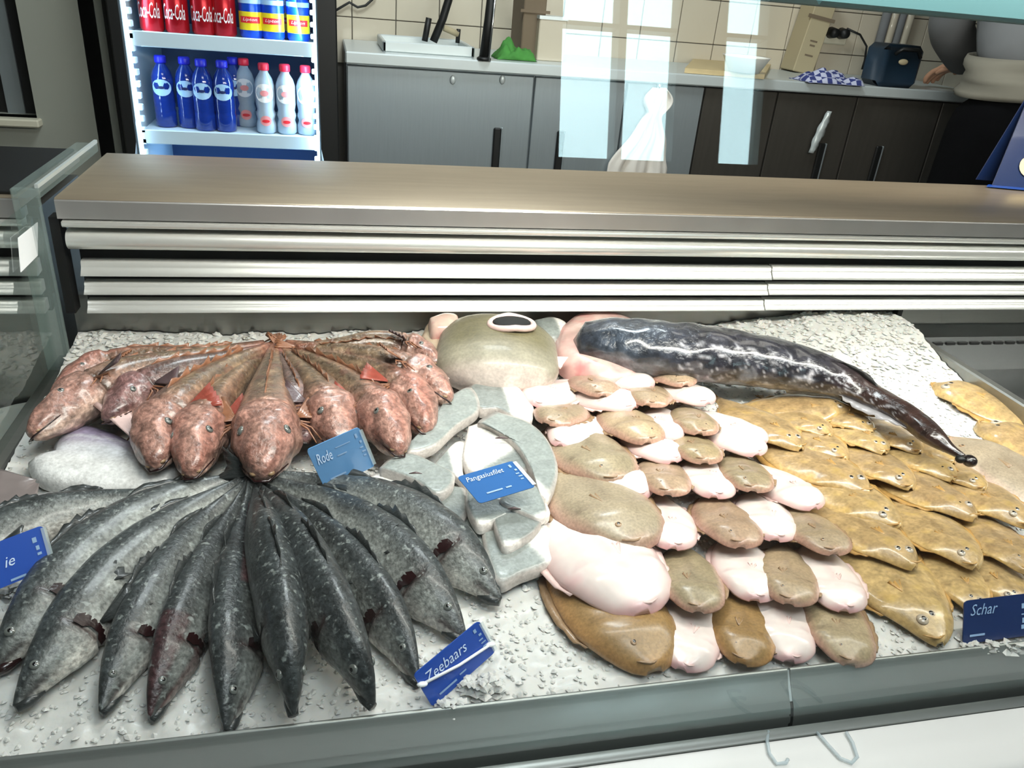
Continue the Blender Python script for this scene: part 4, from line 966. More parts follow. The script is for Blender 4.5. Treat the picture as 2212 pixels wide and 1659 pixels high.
# ---- flatfish -----------------------------------------------------
WMIN = .055
def flatfish(nm, kind, tip, back, wpx, h_head, h_tail, label, group, idx, asp=2.05, thick=.135, roll=0.0, clipx=None):
    Hd = ice(*tip, h_head); Bk = ice(*back, h_head * .6 + h_tail * .4)
    ax = Bk - Hd; ax[2] = 0; ax /= np.linalg.norm(ax)
    k = mpp(Hd + ax * .04); up = np.array([0, 0, 1.0]); lat = np.cross(ax, up)
    # metres for wpx pixels measured across the axis in the picture
    def pj(p): q = R.T @ (p - CAM); return np.array([1106 + F * q[0] / -q[2], 829.5 - F * q[1] / -q[2]])
    c0 = Hd + ax * .03; sc_ = np.linalg.norm(pj(c0 + lat * .01) - pj(c0 - lat * .01)) / .02
    pa = pj(c0 + ax * .01) - pj(c0); pa /= np.linalg.norm(pa); pl = pj(c0 + lat * .01) - pj(c0 - lat * .01); perp = abs(pl[0] * -pa[1] + pl[1] * pa[0]) / .02
    Wm = np.clip(wpx * 1.12 / perp, WMIN, .100) * .5
    Ln = Wm * 2 * asp; 
    T3 = Hd + ax * Ln; T3[2] = ice_z(T3[1]) + h_tail
    ax3 = (T3 - Hd) / np.linalg.norm(T3 - Hd); lat = np.cross(ax3, up); lat /= np.linalg.norm(lat); nr = np.cross(lat, ax3); 
    if nr[2] < 0: nr = -nr
    lat = rot(lat, ax3, roll); nr = rot(nr, ax3, roll)
    NS, MS = 30, 16
    t = np.concatenate([np.linspace(0, .25, 12), np.linspace(.25, 1, NS - 11)[1:]])
    prof = np.interp(t, [0, .02, .06, .12, .22, .34, .46, .60, .74, .86, .94, 1], ([.16, .36, .58, .77, .93, 1.0, 1.0, .92, .70, .40, .20, .16] if kind != 'ochre' else [.08, .19, .35, .53, .78, .95, 1.0, .92, .70, .40, .20, .16]))
    th = np.interp(t, [0, .05, .15, .3, .5, .75, 1], [.45, .70, 1.0, 1.0, .85, .55, .25]) * Wm * thick * 2
    th0 = th
    asym = .10 * Wm * np.exp(-((t - .08) / .1) ** 2)
    V = []; n = len(t); S = np.sin(np.linspace(-math.pi / 2, math.pi / 2, MS + 1)); TT = []; SS_ = []
    for i in range(n):
        for side_ in (0, 1):
            rngs = range(MS + 1) if side_ == 0 else range(MS - 1, 0, -1)
            for j in rngs:
                s = S[j]; z = th0[i] * (1 - s * s) ** .5 * (1 if side_ == 0 else -.35)
                if side_ == 0:
                    z += th0[i] * .10 * math.exp(-(s / .12) ** 2) * ss(t[i], .2, .35) * ss(t[i], .9, .6)
                    if t[i] < .235: z += th0[i] * .10 * ss(t[i], .05, .18)
                    z += .0012 * noise.noise(Vector((t[i] * 7 + idx, s * 3, 1)))
                droop = -.10 * Wm * (1 - ss(t[i], 0, .18)) - .10 * Wm * abs(s) ** 3
                V.append(Hd + ax3 * Ln * t[i] + lat * (s * Wm * prof[i] + asym[i]) + nr * (z + droop)); TT.append(t[i]); SS_.append(s if side_ == 0 else s * 1.0)
    K = 2 * MS; Fc = [(i * K + k_, (i + 1) * K + k_, (i + 1) * K + (k_ + 1) % K, i * K + (k_ + 1) % K) for i in range(n - 1) for k_ in range(K)]
    Fc += [tuple(range(K)), tuple((n - 1) * K + k_ for k_ in range(K))[::-1]]
    TT, SS_ = np.array(TT), np.array(SS_); vr = np.random.default_rng(idx * 13 + 5)
    if kind == 'brown':
        base = np.array(lin(*(np.array([158, 138, 114]) + vr.uniform(-9, 9) + vr.uniform(-5, 5, 3)))); edge = np.array(lin(184, 142, 126)); mk = np.array(lin(96, 78, 62)); m = M['brown']; fm = M['fin_b']
    elif kind == 'gold':
        base = np.array(lin(146, 116, 74)); edge = np.array(lin(176, 132, 84)); mk = np.array(lin(84, 62, 40)); m = M['brown']; fm = M['fin_b']
    elif kind == 'white':
        base = np.array(lin(228, 215, 209)); edge = np.array(lin(220, 184, 180)); mk = np.array(lin(196, 150, 152)); m = M['blind']; fm = M['fin_w']
    else:
        v = vr.uniform(-10, 10); base = np.array(lin(166 + v, 140 + v, 98 + v * .5)); edge = np.array(lin(196, 164, 108)); mk = np.array(lin(120, 92, 60)); m = M['ochre']; fm = M['fin_y']
    cols = mix(base, edge, ss(abs(SS_), .72, 1.0) * .8)
    cols = mix(cols, edge if kind != 'white' else np.array(lin(226, 150, 158)), .5 * ss(TT, .06, 0))
    gr = np.exp(-((TT - .235 - .03 * np.cos(SS_ * 1.5)) / .008) ** 2) * (abs(SS_) < .75); cols = mix(cols, mk, (.45 if kind != 'white' else .35) * gr)
    ll = np.exp(-(SS_ / .035) ** 2) * (TT > .27); cols = mix(cols, mk, .25 * ll)
    Cc = Hd + ax3 * Ln * .4
    root = thing(nm, label, 'fish', (float(Cc[0]), float(Cc[1]), float(ice_z(Cc[1]))), group)
    mesh('body', V, Fc, m, root, True, cols)
    # fringe fins
    for sgn in (1, -1):
        ii = [i for i in range(n) if .16 < t[i] < .90]
        fin_strip('fringe_fin', [Hd + ax3 * Ln * t[i] + lat * (sgn * Wm * prof[i] * .985 + asym[i]) - nr * .10 * Wm for i in ii], [lat * sgn + ax3 * .25 - nr * .25 for i in ii],
                  [Wm * .15 * math.sin(math.pi * (t[i] - .16) / .74) ** .5 + .0005 for i in ii], fm, root, [nr for i in ii], t=.0009, rag=.25, seed=idx)
    fan('tail_fin', Hd + ax3 * Ln * .985, ax3 + lat * .32, ax3 - lat * .32, Wm * .62, fm, root, 7, nrm=nr)
    sg = 1 if idx % 2 else -1
    if kind in ('brown', 'gold', 'ochre'):
        for (tt, s) in ((.105, .34 * sg), (.13, -.08 * sg)):
            i = int(np.searchsorted(t, tt)); e = Hd + ax3 * Ln * tt + lat * (s * Wm * prof[i] + asym[i]) + nr * (th0[i] * (1 - s * s) ** .5 * .95 - .06 * Wm)
            eye(e, nr - ax3 * .3, Wm * (.075 if kind != 'ochre' else .12), root, fm if kind != 'ochre' else M['jelly'])
    # mouth
    mb = MB(); i = 2; mpts = []
    for a in np.linspace(-1, 1, 7):
        mpts.append(Hd + ax3 * Ln * (.006 + .022 * abs(a - .2)) + lat * (a * Wm * .20 + asym[0] + sg * .1 * Wm) + nr * (th0[0] * .95 - .085 * Wm + .10 * Wm * .0))
    mb.tube(mpts, [Wm * .010, Wm * .018, Wm * .024, Wm * .026, Wm * .024, Wm * .018, Wm * .010], 6); mesh('mouth', mb.v, mb.f, fm, root, True)
    # small side fin behind the gill
    i = int(np.searchsorted(t, .26)); s = .15 * sg
    rt_ = Hd + ax3 * Ln * .26 + lat * (s * Wm * prof[i]) + nr * (th0[i] * 1.02)
    fan('side_fin', rt_ - nr * th0[i] * .06, ax3 + lat * .45 * sg + nr * .0, ax3 * .9 - lat * .30 * sg - nr * .02, Wm * .36, fm, root, 5, nrm=nr)
    return root
ORD = ['first', 'second', 'third', 'fourth', 'fifth', 'sixth', 'seventh', 'eighth', 'ninth', 'tenth']
PL = { # rows from the front: (kind, tip, back, width px)
 0: [('gold', (1412, 1438), (1290, 1250), 192), ('white', (1470, 1436), (1508, 1270), 104), ('gold', (1600, 1424), (1610, 1280), 114), ('white', (1704, 1420), (1668, 1270), 106), ('brown', (1835, 1428), (1795, 1290), 118)],
 1: [('white', (1382, 1313), (1270, 1150), 200), ('brown', (1506, 1311), (1480, 1160), 126), ('white', (1628, 1288), (1595, 1150), 110), ('brown', (1703, 1294), (1700, 1160), 94), ('white', (1822, 1311), (1768, 1180), 96)],
 2: [('brown', (1378, 1172), (1262, 1040), 170), ('white', (1450, 1176), (1432, 1050), 110), ('brown', (1598, 1172), (1545, 1050), 116), ('white', (1672, 1158), (1640, 1040), 106), ('brown', (1800, 1188), (1725, 1085), 64)],
 3: [('white', (1378, 1072), (1262, 975), 105), ('brown', (1440, 1060), (1428, 965), 98), ('white', (1540, 1066), (1520, 970), 104), ('brown', (1624, 1052), (1596, 960), 102), ('white', (1756, 1092), (1650, 1000), 40)],
 4: [('brown', (1330, 1034), (1235, 925), 128), ('white', (1452, 991), (1375, 925), 68), ('brown', (1520, 992), (1480, 915), 82), ('white', (1632, 976), (1555, 915), 58)],
 5: [('white', (1208, 955), (1310, 872), 92), ('brown', (1395, 948), (1330, 860), 98), ('white', (1430, 940), (1430, 850), 76), ('brown', (1508, 930), (1488, 860), 78), ('white', (1640, 953), (1560, 905), 30)],
 6: [('brown', (1178, 906), (1270, 835), 70), ('white', (1368, 876), (1290, 852), 56), ('brown', (1395, 868), (1420, 790), 62), ('white', (1528, 866), (1445, 822), 54)],
 7: [('white', (1150, 868), (1250, 792), 84), ('brown', (1300, 848), (1262, 780), 66), ('white', (1402, 832), (1315, 800), 44), ('brown', (1478, 826), (1420, 780), 50)],
}
kname = {'gold': 'glossy golden', 'brown': 'taupe', 'white': 'pinkish white', 'ochre': 'ochre'}
cnt = 0
for r_, row in PL.items():
    for c_, (kd, tip, bk_, wv) in enumerate(row):
        hh = (.012 if r_ == 0 else (.026 if r_ == 1 else .031)) + (.006 if (kd != 'white' and r_) or (r_, c_) == (1, 0) else (.003 if kd != 'white' else 0))
        ht = .001 if r_ == 0 else .003
        lab = '%s flatfish, %s from left in %s row from front, middle pile' % (kname[kd], ORD[c_], ORD[r_])
        if (r_, c_) == (1, 0): lab = 'largest pinkish white flatfish, at the front left of the shingled pile'
        if (r_, c_) == (0, 0): lab = 'large glossy brown flatfish half hidden under the largest white one'
        flatfish('plaice', kd, tip, bk_, wv, hh, ht, lab, 'flatfish shingled in the middle pile', cnt, roll=(.0 if r_ == 0 else -.05)); cnt += 1
DB = { # ochre dabs, rows from the front
 0: [((2030, 1380), (1880, 1180), 150), ((2108, 1318), (2040, 1190), 96), ((2196, 1308), (2120, 1190), 96)],
 1: [((1974, 1218), (1830, 1110), 96), ((2106, 1218), (2000, 1120), 96), ((2216, 1228), (2125, 1120), 96)],
 2: [((1942, 1132), (1800, 1040), 86), ((2106, 1114), (1985, 1045), 74), ((2222, 1130), (2100, 1050), 78)],
 3: [((1874, 1060), (1730, 975), 84), ((1966, 1048), (1880, 985), 74), ((2056, 1030), (1960, 960), 66), ((2124, 1052), (2030, 990), 56)],
 4: [((1824, 986), (1735, 925), 64), ((1908, 972), (1832, 912), 64), ((1986, 972), (1900, 915), 58), ((2058, 994), (1965, 938), 44)],
 5: [((1728, 963), (1625, 895), 72), ((1790, 936), (1705, 880), 52), ((1882, 928), (1805, 885), 50), ((1905, 890), (1790, 856), 44)],
 6: [((1840, 878), (1620, 862), 46)],
}
for r_, row in DB.items():
    for c_, (tip, bk_, wv) in enumerate(row):
        lab = 'mottled ochre flatfish, %s from the left in the %s row of the right pile' % (ORD[c_], ORD[r_])
        if (r_, c_) == (0, 0): lab = 'largest ochre flatfish at the front tip of the right pile'
        if r_ == 6: lab = 'long golden flatfish lying just below the black monkfish'
        flatfish('dab', 'ochre', tip, bk_, wv, (.014 if r_ == 0 else .027), .002, lab, 'ochre flatfish in the right pile', 100 + r_ * 7 + c_, asp=2.1, thick=.075, roll=-.07); cnt += 1
flatfish('dab', 'ochre', (2012, 822), (2190, 884), 92, .010, .004, 'golden flatfish alone on the ice by the right tray edge', 'ochre flatfish on the rear right ice', 201, asp=1.75, thick=.08)
flatfish('dab', 'ochre', (2112, 908), (2240, 962), 70, .010, .004, 'second golden flatfish lying on the ice at the right frame edge', 'ochre flatfish on the rear right ice', 202, asp=1.7, thick=.08)
flatfish('plaice', 'brown', (2052, 940), (2210, 1035), 124, .022, .006, 'smooth plain brown flatfish beyond the monkfish tail at the right edge', 'flatfish shingled in the middle pile', 203, thick=.10)
# ---- fillets, cut pieces -------------------------------------------
def pillow(nm, out, h, th, mat, colf, par=None, label=None, group=None, n=56, rings=9, dome=.5, tilt=None, edge=.25, cat='fish', hs=None):
    """puffy slab: closed outline (pixels on the ice at height h), domed top, rounded sides"""
    hh = hs if hs is not None else [h] * len(out)
    P3 = [ice(x, y, hh[i]) for i, (x, y) in enumerate(out)]
    C, _ = cr(P3 + [P3[0]], n + 1); C = C[:-1]
    # smooth closure
    cen = C.mean(0); V = []; tt = []
    for k in range(rings):
        f = 1 - (k / rings) ** 1.0; zz = th * (edge + (1 - edge) * (1 - f ** 2.4) ** dome)
        for j in range(n):
            p = cen + (C[j] - cen) * f; p = p + np.array([0, 0, zz * (1 if k else edge * 1.0)])
            p[2] += th * .12 * noise.noise(Vector((p[0] * 40, p[1] * 40, 4))) * (1 - f)
            V.append(p); tt.append((f, j / n))
    V.append(cen + [0, 0, th]); tt.append((0, 0))
    nb = len(V)
    for j in range(n): p = cen + (C[j] - cen) * .985; V.append(p - [0, 0, th * .5]); tt.append((1.01, j / n))
    Fc = [(k * n + j, k * n + (j + 1) % n, (k + 1) * n + (j + 1) % n, (k + 1) * n + j) for k in range(rings - 1) for j in range(n)]
    Fc += [((rings - 1) * n + j, (rings - 1) * n + (j + 1) % n, nb - 1) for j in range(n)]
    Fc += [(nb + j, nb + (j + 1) % n, (j + 1) % n, j) for j in range(n)]
    V = np.array(V); tt = np.array(tt); cols = colf(V, tt[:, 0], tt[:, 1])
    if par is None:
        root = thing(nm, label, cat, (float(cen[0]), float(cen[1]), float(ice_z(cen[1]))), group)
    else: root = par
    mesh('body' if par is None else nm, V, Fc, mat, root, True, cols)
    return root, cen
silv, pale, grey = np.array(lin(138, 145, 142)), np.array(lin(238, 236, 230)), np.array(lin(128, 132, 130))
def c_silver(side=0, a=silv, b=pale, w_=.5):
    """silver skin that turns white on one side of the piece (side = angle)"""
    def f(V, r, s):
        c = V.mean(0); d = (V - c)[:, :2] @ np.array([math.cos(side), math.sin(side)]); d = d / (abs(d).max() + 1e-6)
        o = mix(a, b, ss(d, w_ - .12, w_ + .12)); o = mix(o, np.array(lin(222, 208, 200)), .55 * ss(r, .93, 1.0)); return o
    return f
Z3 = lambda L_: [(780 + x * .3918, 650 + y * .3918) for x, y in L_]
FIL = [
 ([(590, 500), (640, 475), (780, 470), (850, 490), (940, 600), (945, 650), (930, 690), (820, 660), (740, 625), (640, 620)], .026, .020, 0.0, .15, 'topmost silvery fillet with white right side, under the big greenish fish piece'),
 ([(470, 560), (600, 500), (650, 620), (520, 720), (400, 830), (270, 870), (250, 830), (380, 690)], .030, .018, 2.6, .9, 'long silvery strip curving down to the left from the top of the fillets'),
 ([(740, 640), (900, 690), (1010, 780), (1075, 920), (1070, 1040), (1000, 1130), (930, 960), (840, 820), (700, 720), (640, 700)], .034, .022, 3.6, .75, 'wide silvery fillet arching along the right side of the price tag'),
 ([(590, 720), (700, 700), (840, 790), (930, 940), (800, 1000), (640, 990), (560, 900)], .026, .020, 2.2, -.3, 'bright white fillet face just above the blue price tag'),
 ([(400, 920), (520, 800), (585, 820), (560, 960), (590, 1060), (520, 990), (440, 960)], .018, .014, 0, -.2, 'small white fillet wedge left of the blue price tag'),
 ([(100, 950), (170, 890), (280, 870), (420, 930), (510, 980), (500, 1050), (420, 1100), (330, 1040), (250, 1000)], .032, .018, 0, .9, 'grey pink folded fillet with a dark slit, at the left of the fillets'),
 ([(0, 1030), (90, 980), (220, 1000), (400, 1070), (560, 1060), (590, 1180), (520, 1275), (420, 1220), (250, 1150), (90, 1090)], .018, .020, 1.9, .25, 'silvery fillet with white band lying below the folded one'),
 ([(575, 1060), (680, 1110), (840, 1140), (850, 1180), (760, 1230), (660, 1270), (620, 1240), (580, 1150)], .030, .018, 4.6, .8, 'short silvery fillet with square end below the blue price tag'),
 ([(800, 1080), (950, 1040), (1000, 1110), (1020, 1190), (980, 1225), (860, 1180), (760, 1130)], .036, .014, 5.2, .8, 'small brownish edged fillet flap right below the blue price tag'),
 ([(720, 1210), (850, 1160), (990, 1215), (960, 1290), (880, 1350), (790, 1385), (750, 1320)], .030, .016, 4.8, .8, 'square silvery fillet cut between the tag and the lowest white one'),
 ([(660, 1300), (780, 1290), (990, 1240), (1090, 1430), (1010, 1490), (880, 1540), (760, 1590), (700, 1480)], .016, .020, .4, .25, 'lowest fillet with bright white right half, nearest to the front'),
 ([(500, 1290), (590, 1200), (660, 1280), (680, 1420), (720, 1560), (660, 1500), (590, 1400)], .012, .014, 0, .9, 'narrow grey fillet between the sea bass and the lowest white fillet'),
 ([(960, 1140), (1000, 1110), (1040, 1190), (1000, 1220)], .030, .012, 0, -.9, 'tiny white fillet corner at the right of the lower fillets'),
]
for i, (o_, h, th, sd, w_, lab) in enumerate(FIL):
    r_, c_ = pillow('silver_fillet', Z3(o_), h * .8, th * .42, M['silver'], c_silver(sd, silv * (1.0 if i % 3 else .8), pale, w_), None, lab, 'silvery white fillets between the fans and the flatfish', dome=.3, edge=.86)
    if i in (2, 5, 8):
        q = {2: (775, 755), 5: (300, 950), 8: (845, 1145)}[i]; q = (780 + q[0] * .3918, 650 + q[1] * .3918)
        p0 = ice(q[0] - 14, q[1] + 1, h * .8 + th * .42); p1 = ice(q[0], q[1] - 1, h * .8 + th * .43); p2 = ice(q[0] + 14, q[1] + 1, h * .8 + th * .42)
        mb = MB().tube([p0, p1, p2], [.0004, .0013, .0004], 8); mesh('slit', mb.v, mb.f, M['fin_p'], r_, True)
# big greenish fish trunk, cut open at the far end
gtop, gmid, gbel = np.array(lin(108, 102, 76)), np.array(lin(146, 141, 124)), np.array(lin(214, 200, 192))
def trunk():
    pts = [ice(1072, 842, .022), ice(1073, 808, .030), ice(1074, 770, .034), ice(1076, 738, .036), ice(1078, 728, .036)]
    C, Ln = cr(pts, 26); T = np.gradient(C, axis=0); T /= np.linalg.norm(T, axis=1)[:, None]
    u = np.linspace(0, 1, 26); prof = np.interp(u, [0, .05, .15, .3, .6, .85, 1], [.35, .68, .9, 1, 1.0, .98, .90])
    H, Wd = .034, .072
    def colf(t, p):
        c = np.cos(p); s = np.sin(p); st = np.sin(p * 26) * .06 + np.sin(t * 60) * .05
        a = mix(gbel, gmid, ss(c, -.25, .25)); a = mix(a, gtop, ss(c, .2, .8) * ss(t, .15, .55)); a = mix(a, gbel, .85 * ss(t, .20, .04)); a = mix(a, gmid * 1.05, ss(t, .9, 1.0) * .5)
        return np.clip(a * (1 + st)[..., None], 0, 1)
    root = thing('fish_trunk', 'thick greenish grey headless fish piece, cut open at its far end', 'fish', (float(C[10][0]), float(C[10][1]), float(ice_z(C[10][1]))))
    o, T, D, Lr = tube_body('body', C, prof * H, prof * Wd, np.tile([0, 0, 1.0], (26, 1)), colf, M['cod'], root, 36, tt=u)
    # belly cavity: pale rim and dark hollow on the far top
    cp = ice(1106, 695, .0715); mb = MB()
    ringp = [(cp[0] + .026 * math.cos(a), cp[1] + .019 * math.sin(a), cp[2] - .004 * abs(math.cos(a))) for a in np.linspace(0, 2 * math.pi, 25)]
    mb.tube(ringp, .0040, 8, False); mesh('cut_rim', mb.v, mb.f, M['fin_w'], root, True)
    mb = MB().ball(cp + [0, .001, -.001], .023, (1, .75, .16), 18, 10); mesh('dark_cavity', mb.v, mb.f, M['black_gap'], root, True)
    for sgn, q in ((1, (1180, 770)), (-1, (972, 815))):
        b0 = ice(q[0], q[1], .04); fan('side_fin', b0, np.array([sgn * 1., -.2, .1]), np.array([sgn * .5, -1, -.2]), .026, M['fin_w'], root, 6)
trunk()
# pink and beige flesh pieces
def c_flesh(base=(226, 196, 186), alt=(206, 150, 146)):
    def f(V, r, s): return mix(np.array(lin(*base)), np.array(lin(*alt)), .55 * ss(r, .75, 1.0) + .35 * (np.sin(V[:, 0] * 160) > .4))
    return f
pillow('monkfish_flesh', [(1195, 728), (1250, 690), (1330, 690), (1420, 740), (1450, 780), (1420, 815), (1330, 838), (1250, 815), (1200, 780)], .020, .024, M['flesh'], c_flesh(), None, 'pink raw flesh at the cut head end of the black monkfish', None)
pillow('beige_fillet', [(905, 745), (925, 712), (985, 706), (1010, 730), (985, 775), (940, 790)], .016, .020, M['flesh'], c_flesh((226, 206, 180), (214, 190, 168)), None, 'beige fillet behind the gurnards, left of the greenish fish piece', None)
pillow('beige_fillet', [(925, 700), (960, 690), (990, 694), (985, 720), (935, 722)], .040, .014, M['flesh'], c_flesh((232, 204, 188), (220, 180, 168)), None, 'small pinkish fillet tip on top of the beige fillet by the rails', None)
pillow('grey_fillet', [(1150, 705), (1190, 698), (1225, 712), (1215, 742), (1165, 742)], .022, .016, M['silver'], c_silver(0, silv, pale, .3), None, 'pale grey cut piece between the greenish fish and the pink flesh', None)
# silvery white fish tail end at the left
def c_left(V, r, s):
    yy = V[:, 1] + .30 * V[:, 0]; q = (yy - yy.min()) / (yy.max() - yy.min())
    a = mix(np.array(lin(222, 222, 220)), np.array(lin(206, 208, 212)), ss(q, .3, .5)); a = mix(a, np.array(lin(142, 132, 158)), ss(q, .50, .72))
    a = mix(a, np.array(lin(196, 198, 204)), .8 * np.exp(-((q - .70) / .03) ** 2)); return mix(a, np.array(lin(70, 64, 74)), .9 * ss(q, .86, .95))
def left_white():
    root, c = pillow('white_fish_piece', [(112, 985), (128, 950), (180, 925), (260, 950), (330, 985), (405, 1012), (400, 1040), (330, 1062), (240, 1068), (150, 1060), (80, 1040), (62, 1000)], .010, .013, M['silver'],
        c_left, None,
        'silvery white cut fish with purple grey back, left below the red fan', None, dome=.6)
    b0 = ice(72, 1045, .016); fan('belly_fin', b0 + [.004, .004, 0], np.array([-.9, .5, .05]), np.array([.15, -1, -.1]), .045, M['fin_g'], root, 8, notch=.05)
    fan('belly_fin', ice(120, 1062, .014), np.array([-.8, -.2, .05]), np.array([.9, -.75, -.1]), .030, M['fin_s'], root, 8, notch=.05)
    fan('tail_fin', ice(300, 960, .03), np.array([-.9, 1., .25]), np.array([-.4, 1.3, .2]), .075, M['fin_w'], root, 8)
    fan('tail_fin', ice(385, 1050, .02), np.array([1, .0, .0]), np.array([.9, -.9, -.1]), .022, M['fin_w'], root, 6)
left_white()
# ---- monkfish -----------------------------------------------------
def monk():
    pts = [(1262, 738, .040), (1330, 742, .046), (1430, 755, .050), (1560, 768, .050), (1700, 790, .048), (1810, 820, .046), (1885, 858, .044), (1955, 895, .050), (2010, 938, .052), (2050, 968, .050), (2082, 988, .048)]
    w = [52, 70, 76, 74, 64, 48, 34, 30, 28, 15, 8]
    P3 = [ice(x, y, h) for x, y, h in pts]; rr = np.array([w_ * mpp(p) for w_, p in zip(w, P3)])
    X4, Ln = cr([np.append(p, r) for p, r in zip(P3, rr)], 170); C = X4[:, :3]; r = X4[:, 3]; u = np.linspace(0, 1, 170)
    up = np.tile([0, 0, 1.0], (170, 1))
    bl, gr, ve, br = np.array(lin(36, 36, 44)), np.array(lin(66, 76, 88)), np.array(lin(176, 176, 182)), np.array(lin(46, 30, 26))
    def colf(t, p):
        c, s = np.cos(p), np.sin(p)
        a = mix(bl, br, ss(t, .55, .75)); a = mix(a, gr, .7 * np.exp(-((t - .1) / .1) ** 2) * (c > 0))
        flank = -s   # side facing the front
        if True:
            nz = np.array([[noise.noise(Vector((float(tt_) * 22 + float(pp_) * 1.2, float(pp_) * 2.6, 1.0))) for tt_, pp_ in zip(r1, r2)] for r1, r2 in zip(t, p)])
            nz2 = np.array([[noise.noise(Vector((float(tt_) * 14, float(pp_) * 1.4, 7.0))) for tt_, pp_ in zip(r1, r2)] for r1, r2 in zip(t, p)])
        vein = np.exp(-(nz / .055) ** 2) * ss(abs(s), .35, .8) * (t > .22) * (t < .85)
        a = mix(a, ve, .75 * vein * (s < 0) if SGN < 0 else .75 * vein * (s > 0))
        a = mix(a, np.array(lin(150, 150, 152)), .75 * ss(c, -.25, -.7))
        a = mix(a, np.array(lin(130, 132, 138)), .5 * ss(nz2, .15, .4) * ss(c, .35, -.1) * (t < .75))
        return np.clip(a, 0, 1)
    def disp(t, p): return 1 + .06 * noise.noise(Vector((t * 24, math.cos(p) * 2, math.sin(p) * 2)))
    root = thing('monkfish', 'black glossy skinned monkfish with long tapering tail across the rear right', 'fish', (float(C[70][0]), float(C[70][1]), float(ice_z(C[70][1]))))
    o, T, D, Lr = tube_body('body', C, r * .78, r * 1.0, up, colf, M['monk'], root, 64, tt=u, disp=disp)
    idxs = list(range(102, 126, 2)); fin_strip('dorsal_fin', [C[j] + D[j] * r[j] * .74 for j in idxs], [D[j] * .35 + T[j] for j in idxs], [.012 * math.sin(math.pi * (j - 102) / 22) + .001 for j in idxs], M['black'], root, [Lr[j] for j in idxs])
    sg = -1 if Lr[120][1] > 0 else 1
    idxs = list(range(112, 150, 2)); fin_strip('anal_fin', [C[j] + Lr[j] * sg * r[j] * .9 - D[j] * r[j] * .3 for j in idxs], [Lr[j] * sg - T[j] * .1 - D[j] * .3 for j in idxs], [.012 * math.sin(math.pi * (j - 112) / 36) + .001 for j in idxs], M['fin_s'], root, [D[j] for j in idxs], rag=.5)
    mb = MB().ball(C[-1] + T[-1] * .006, .0075, (1, 1, .8), 12, 8); mesh('tail_knob', mb.v, mb.f, M['monk'], root, True, np.tile(lin(26, 16, 18), (len(mb.v), 1)))
    mb = MB().ball(C[-2] - np.array([.006, .006, .0]), .005, (1, 1, .8), 10, 8); mesh('tail_stub', mb.v, mb.f, M['black'], root, True)
    o2 = mb
SGN = 1
monk()

# ================================================================== PRICE TAGS
def price_tag(Qpx, hs, mat, words, u0, u1, v0, h, label, ink='ink', small=None, side=True, slash=False):
    Q = [ice(x, y, hh) for (x, y), hh in zip(Qpx, hs)]; Q[2] = Q[1] + Q[3] - Q[0]
    c = sum(Q) / 4; root = thing('price_tag', label, 'price tag', (float(c[0]), float(c[1]), float(min(q[2] for q in Q))), 'blue price tags on the ice')
    n = np.cross(Q[1] - Q[0], Q[3] - Q[0]); n /= np.linalg.norm(n)
    if n[2] < 0: n = -n
    # rounded corner card
    TL, TR, BR, BL = Q; ring = []
    for cx, cy, a0 in ((.06, .08, 180), (.94, .08, 270), (.94, .92, 0), (.06, .92, 90)):
        for k in range(4):
            a = math.radians(a0 + 30 * k); ring.append((cx + .06 * math.cos(a), cy + .08 * math.sin(a)))
    bil = lambda u, v: (TL * (1 - u) + TR * u) * (1 - v) + (BL * (1 - u) + BR * u) * v
    V = [bil(u, v) for u, v in ring]; k = len(V); V = V + [v - n * .0009 for v in V]
    Fc = [tuple(range(k)), tuple(range(2 * k - 1, k - 1, -1))] + [(i, (i + 1) % k, k + (i + 1) % k, k + i) for i in range(k)]
    mesh('card', V, Fc, mat, root, False)
    if words: text_on_quad(words, Q, u0, u1, v0, h, M[ink], root)
    if small:
        for (a, b_, v, hh) in small:
            q = [bil(a, v) + n * .0005, bil(b_, v) + n * .0005, bil(b_, v + hh) + n * .0005, bil(a, v + hh) + n * .0005]
            mesh('fine_print', q, [(0, 1, 2, 3)], M['ink_dim'], root, False)
    if side:
        q = [bil(.965, .06) + n * .001, bil(1.03, .06) + n * .001, bil(1.03, .94) + n * .001, bil(.965, .94) + n * .001]
        mesh('clear_edge', q, [(0, 1, 2, 3)], M['clear_plastic'], root, False)
    if slash:
        a, b_, m_ = bil(.02, .30) + n * .0016, bil(.97, .70) + n * .0016, bil(.5, .56) + n * .0016
        mb = MB().tube([a, m_, b_], .0011, 8); mesh('white_stroke', mb.v, mb.f, M['white'], root, True)
        for c_, sg in ((a, 1), (b_, 1)): mb = MB().ball(c_, .0030, (1.3, .8, .5), 10, 6); mesh('stroke_end', mb.v, mb.f, M['white'], root, True)
    return root
bars = lambda v: [(.86, .90, .10, .10), (.90, .94, .28, .06), (.87, .93, .42, .035), (.88, .95, .52, .035), (.88, .93, .62, .035)] + v
price_tag([(662, 972), (776, 922), (813, 985), (703, 1058)], [.072, .076, .034, .024], M['tag_pale'], 'Rode', .08, .36, .22, .24, 'pale blue price tag reading Rode, in front of the gurnards', 'ink', bars([(.16, .46, .80, .04), (.46, .74, .20, .02), (.44, .62, .38, .03)]))
price_tag([(987, 1030), (1108, 995), (1158, 1047), (1036, 1088)], [.060, .066, .054, .048], M['tag_mid'], 'Pangasiusfilet', .08, .74, .16, .20, 'blue price tag reading Pangasiusfilet lying on the silvery fillets', 'ink', bars([(.22, .50, .74, .045), (.56, .66, .74, .045)]))
price_tag([(893, 1458), (1035, 1340), (1080, 1432), (935, 1528)], [.030, .034, .010, .002], M['tag'], 'Zeebaars', .08, .70, .20, .26, 'royal blue price tag reading Zeebaars, at the front by the sea bass', 'ink', bars([(.14, .40, .82, .05), (.46, .56, .78, .04)]), True, True)
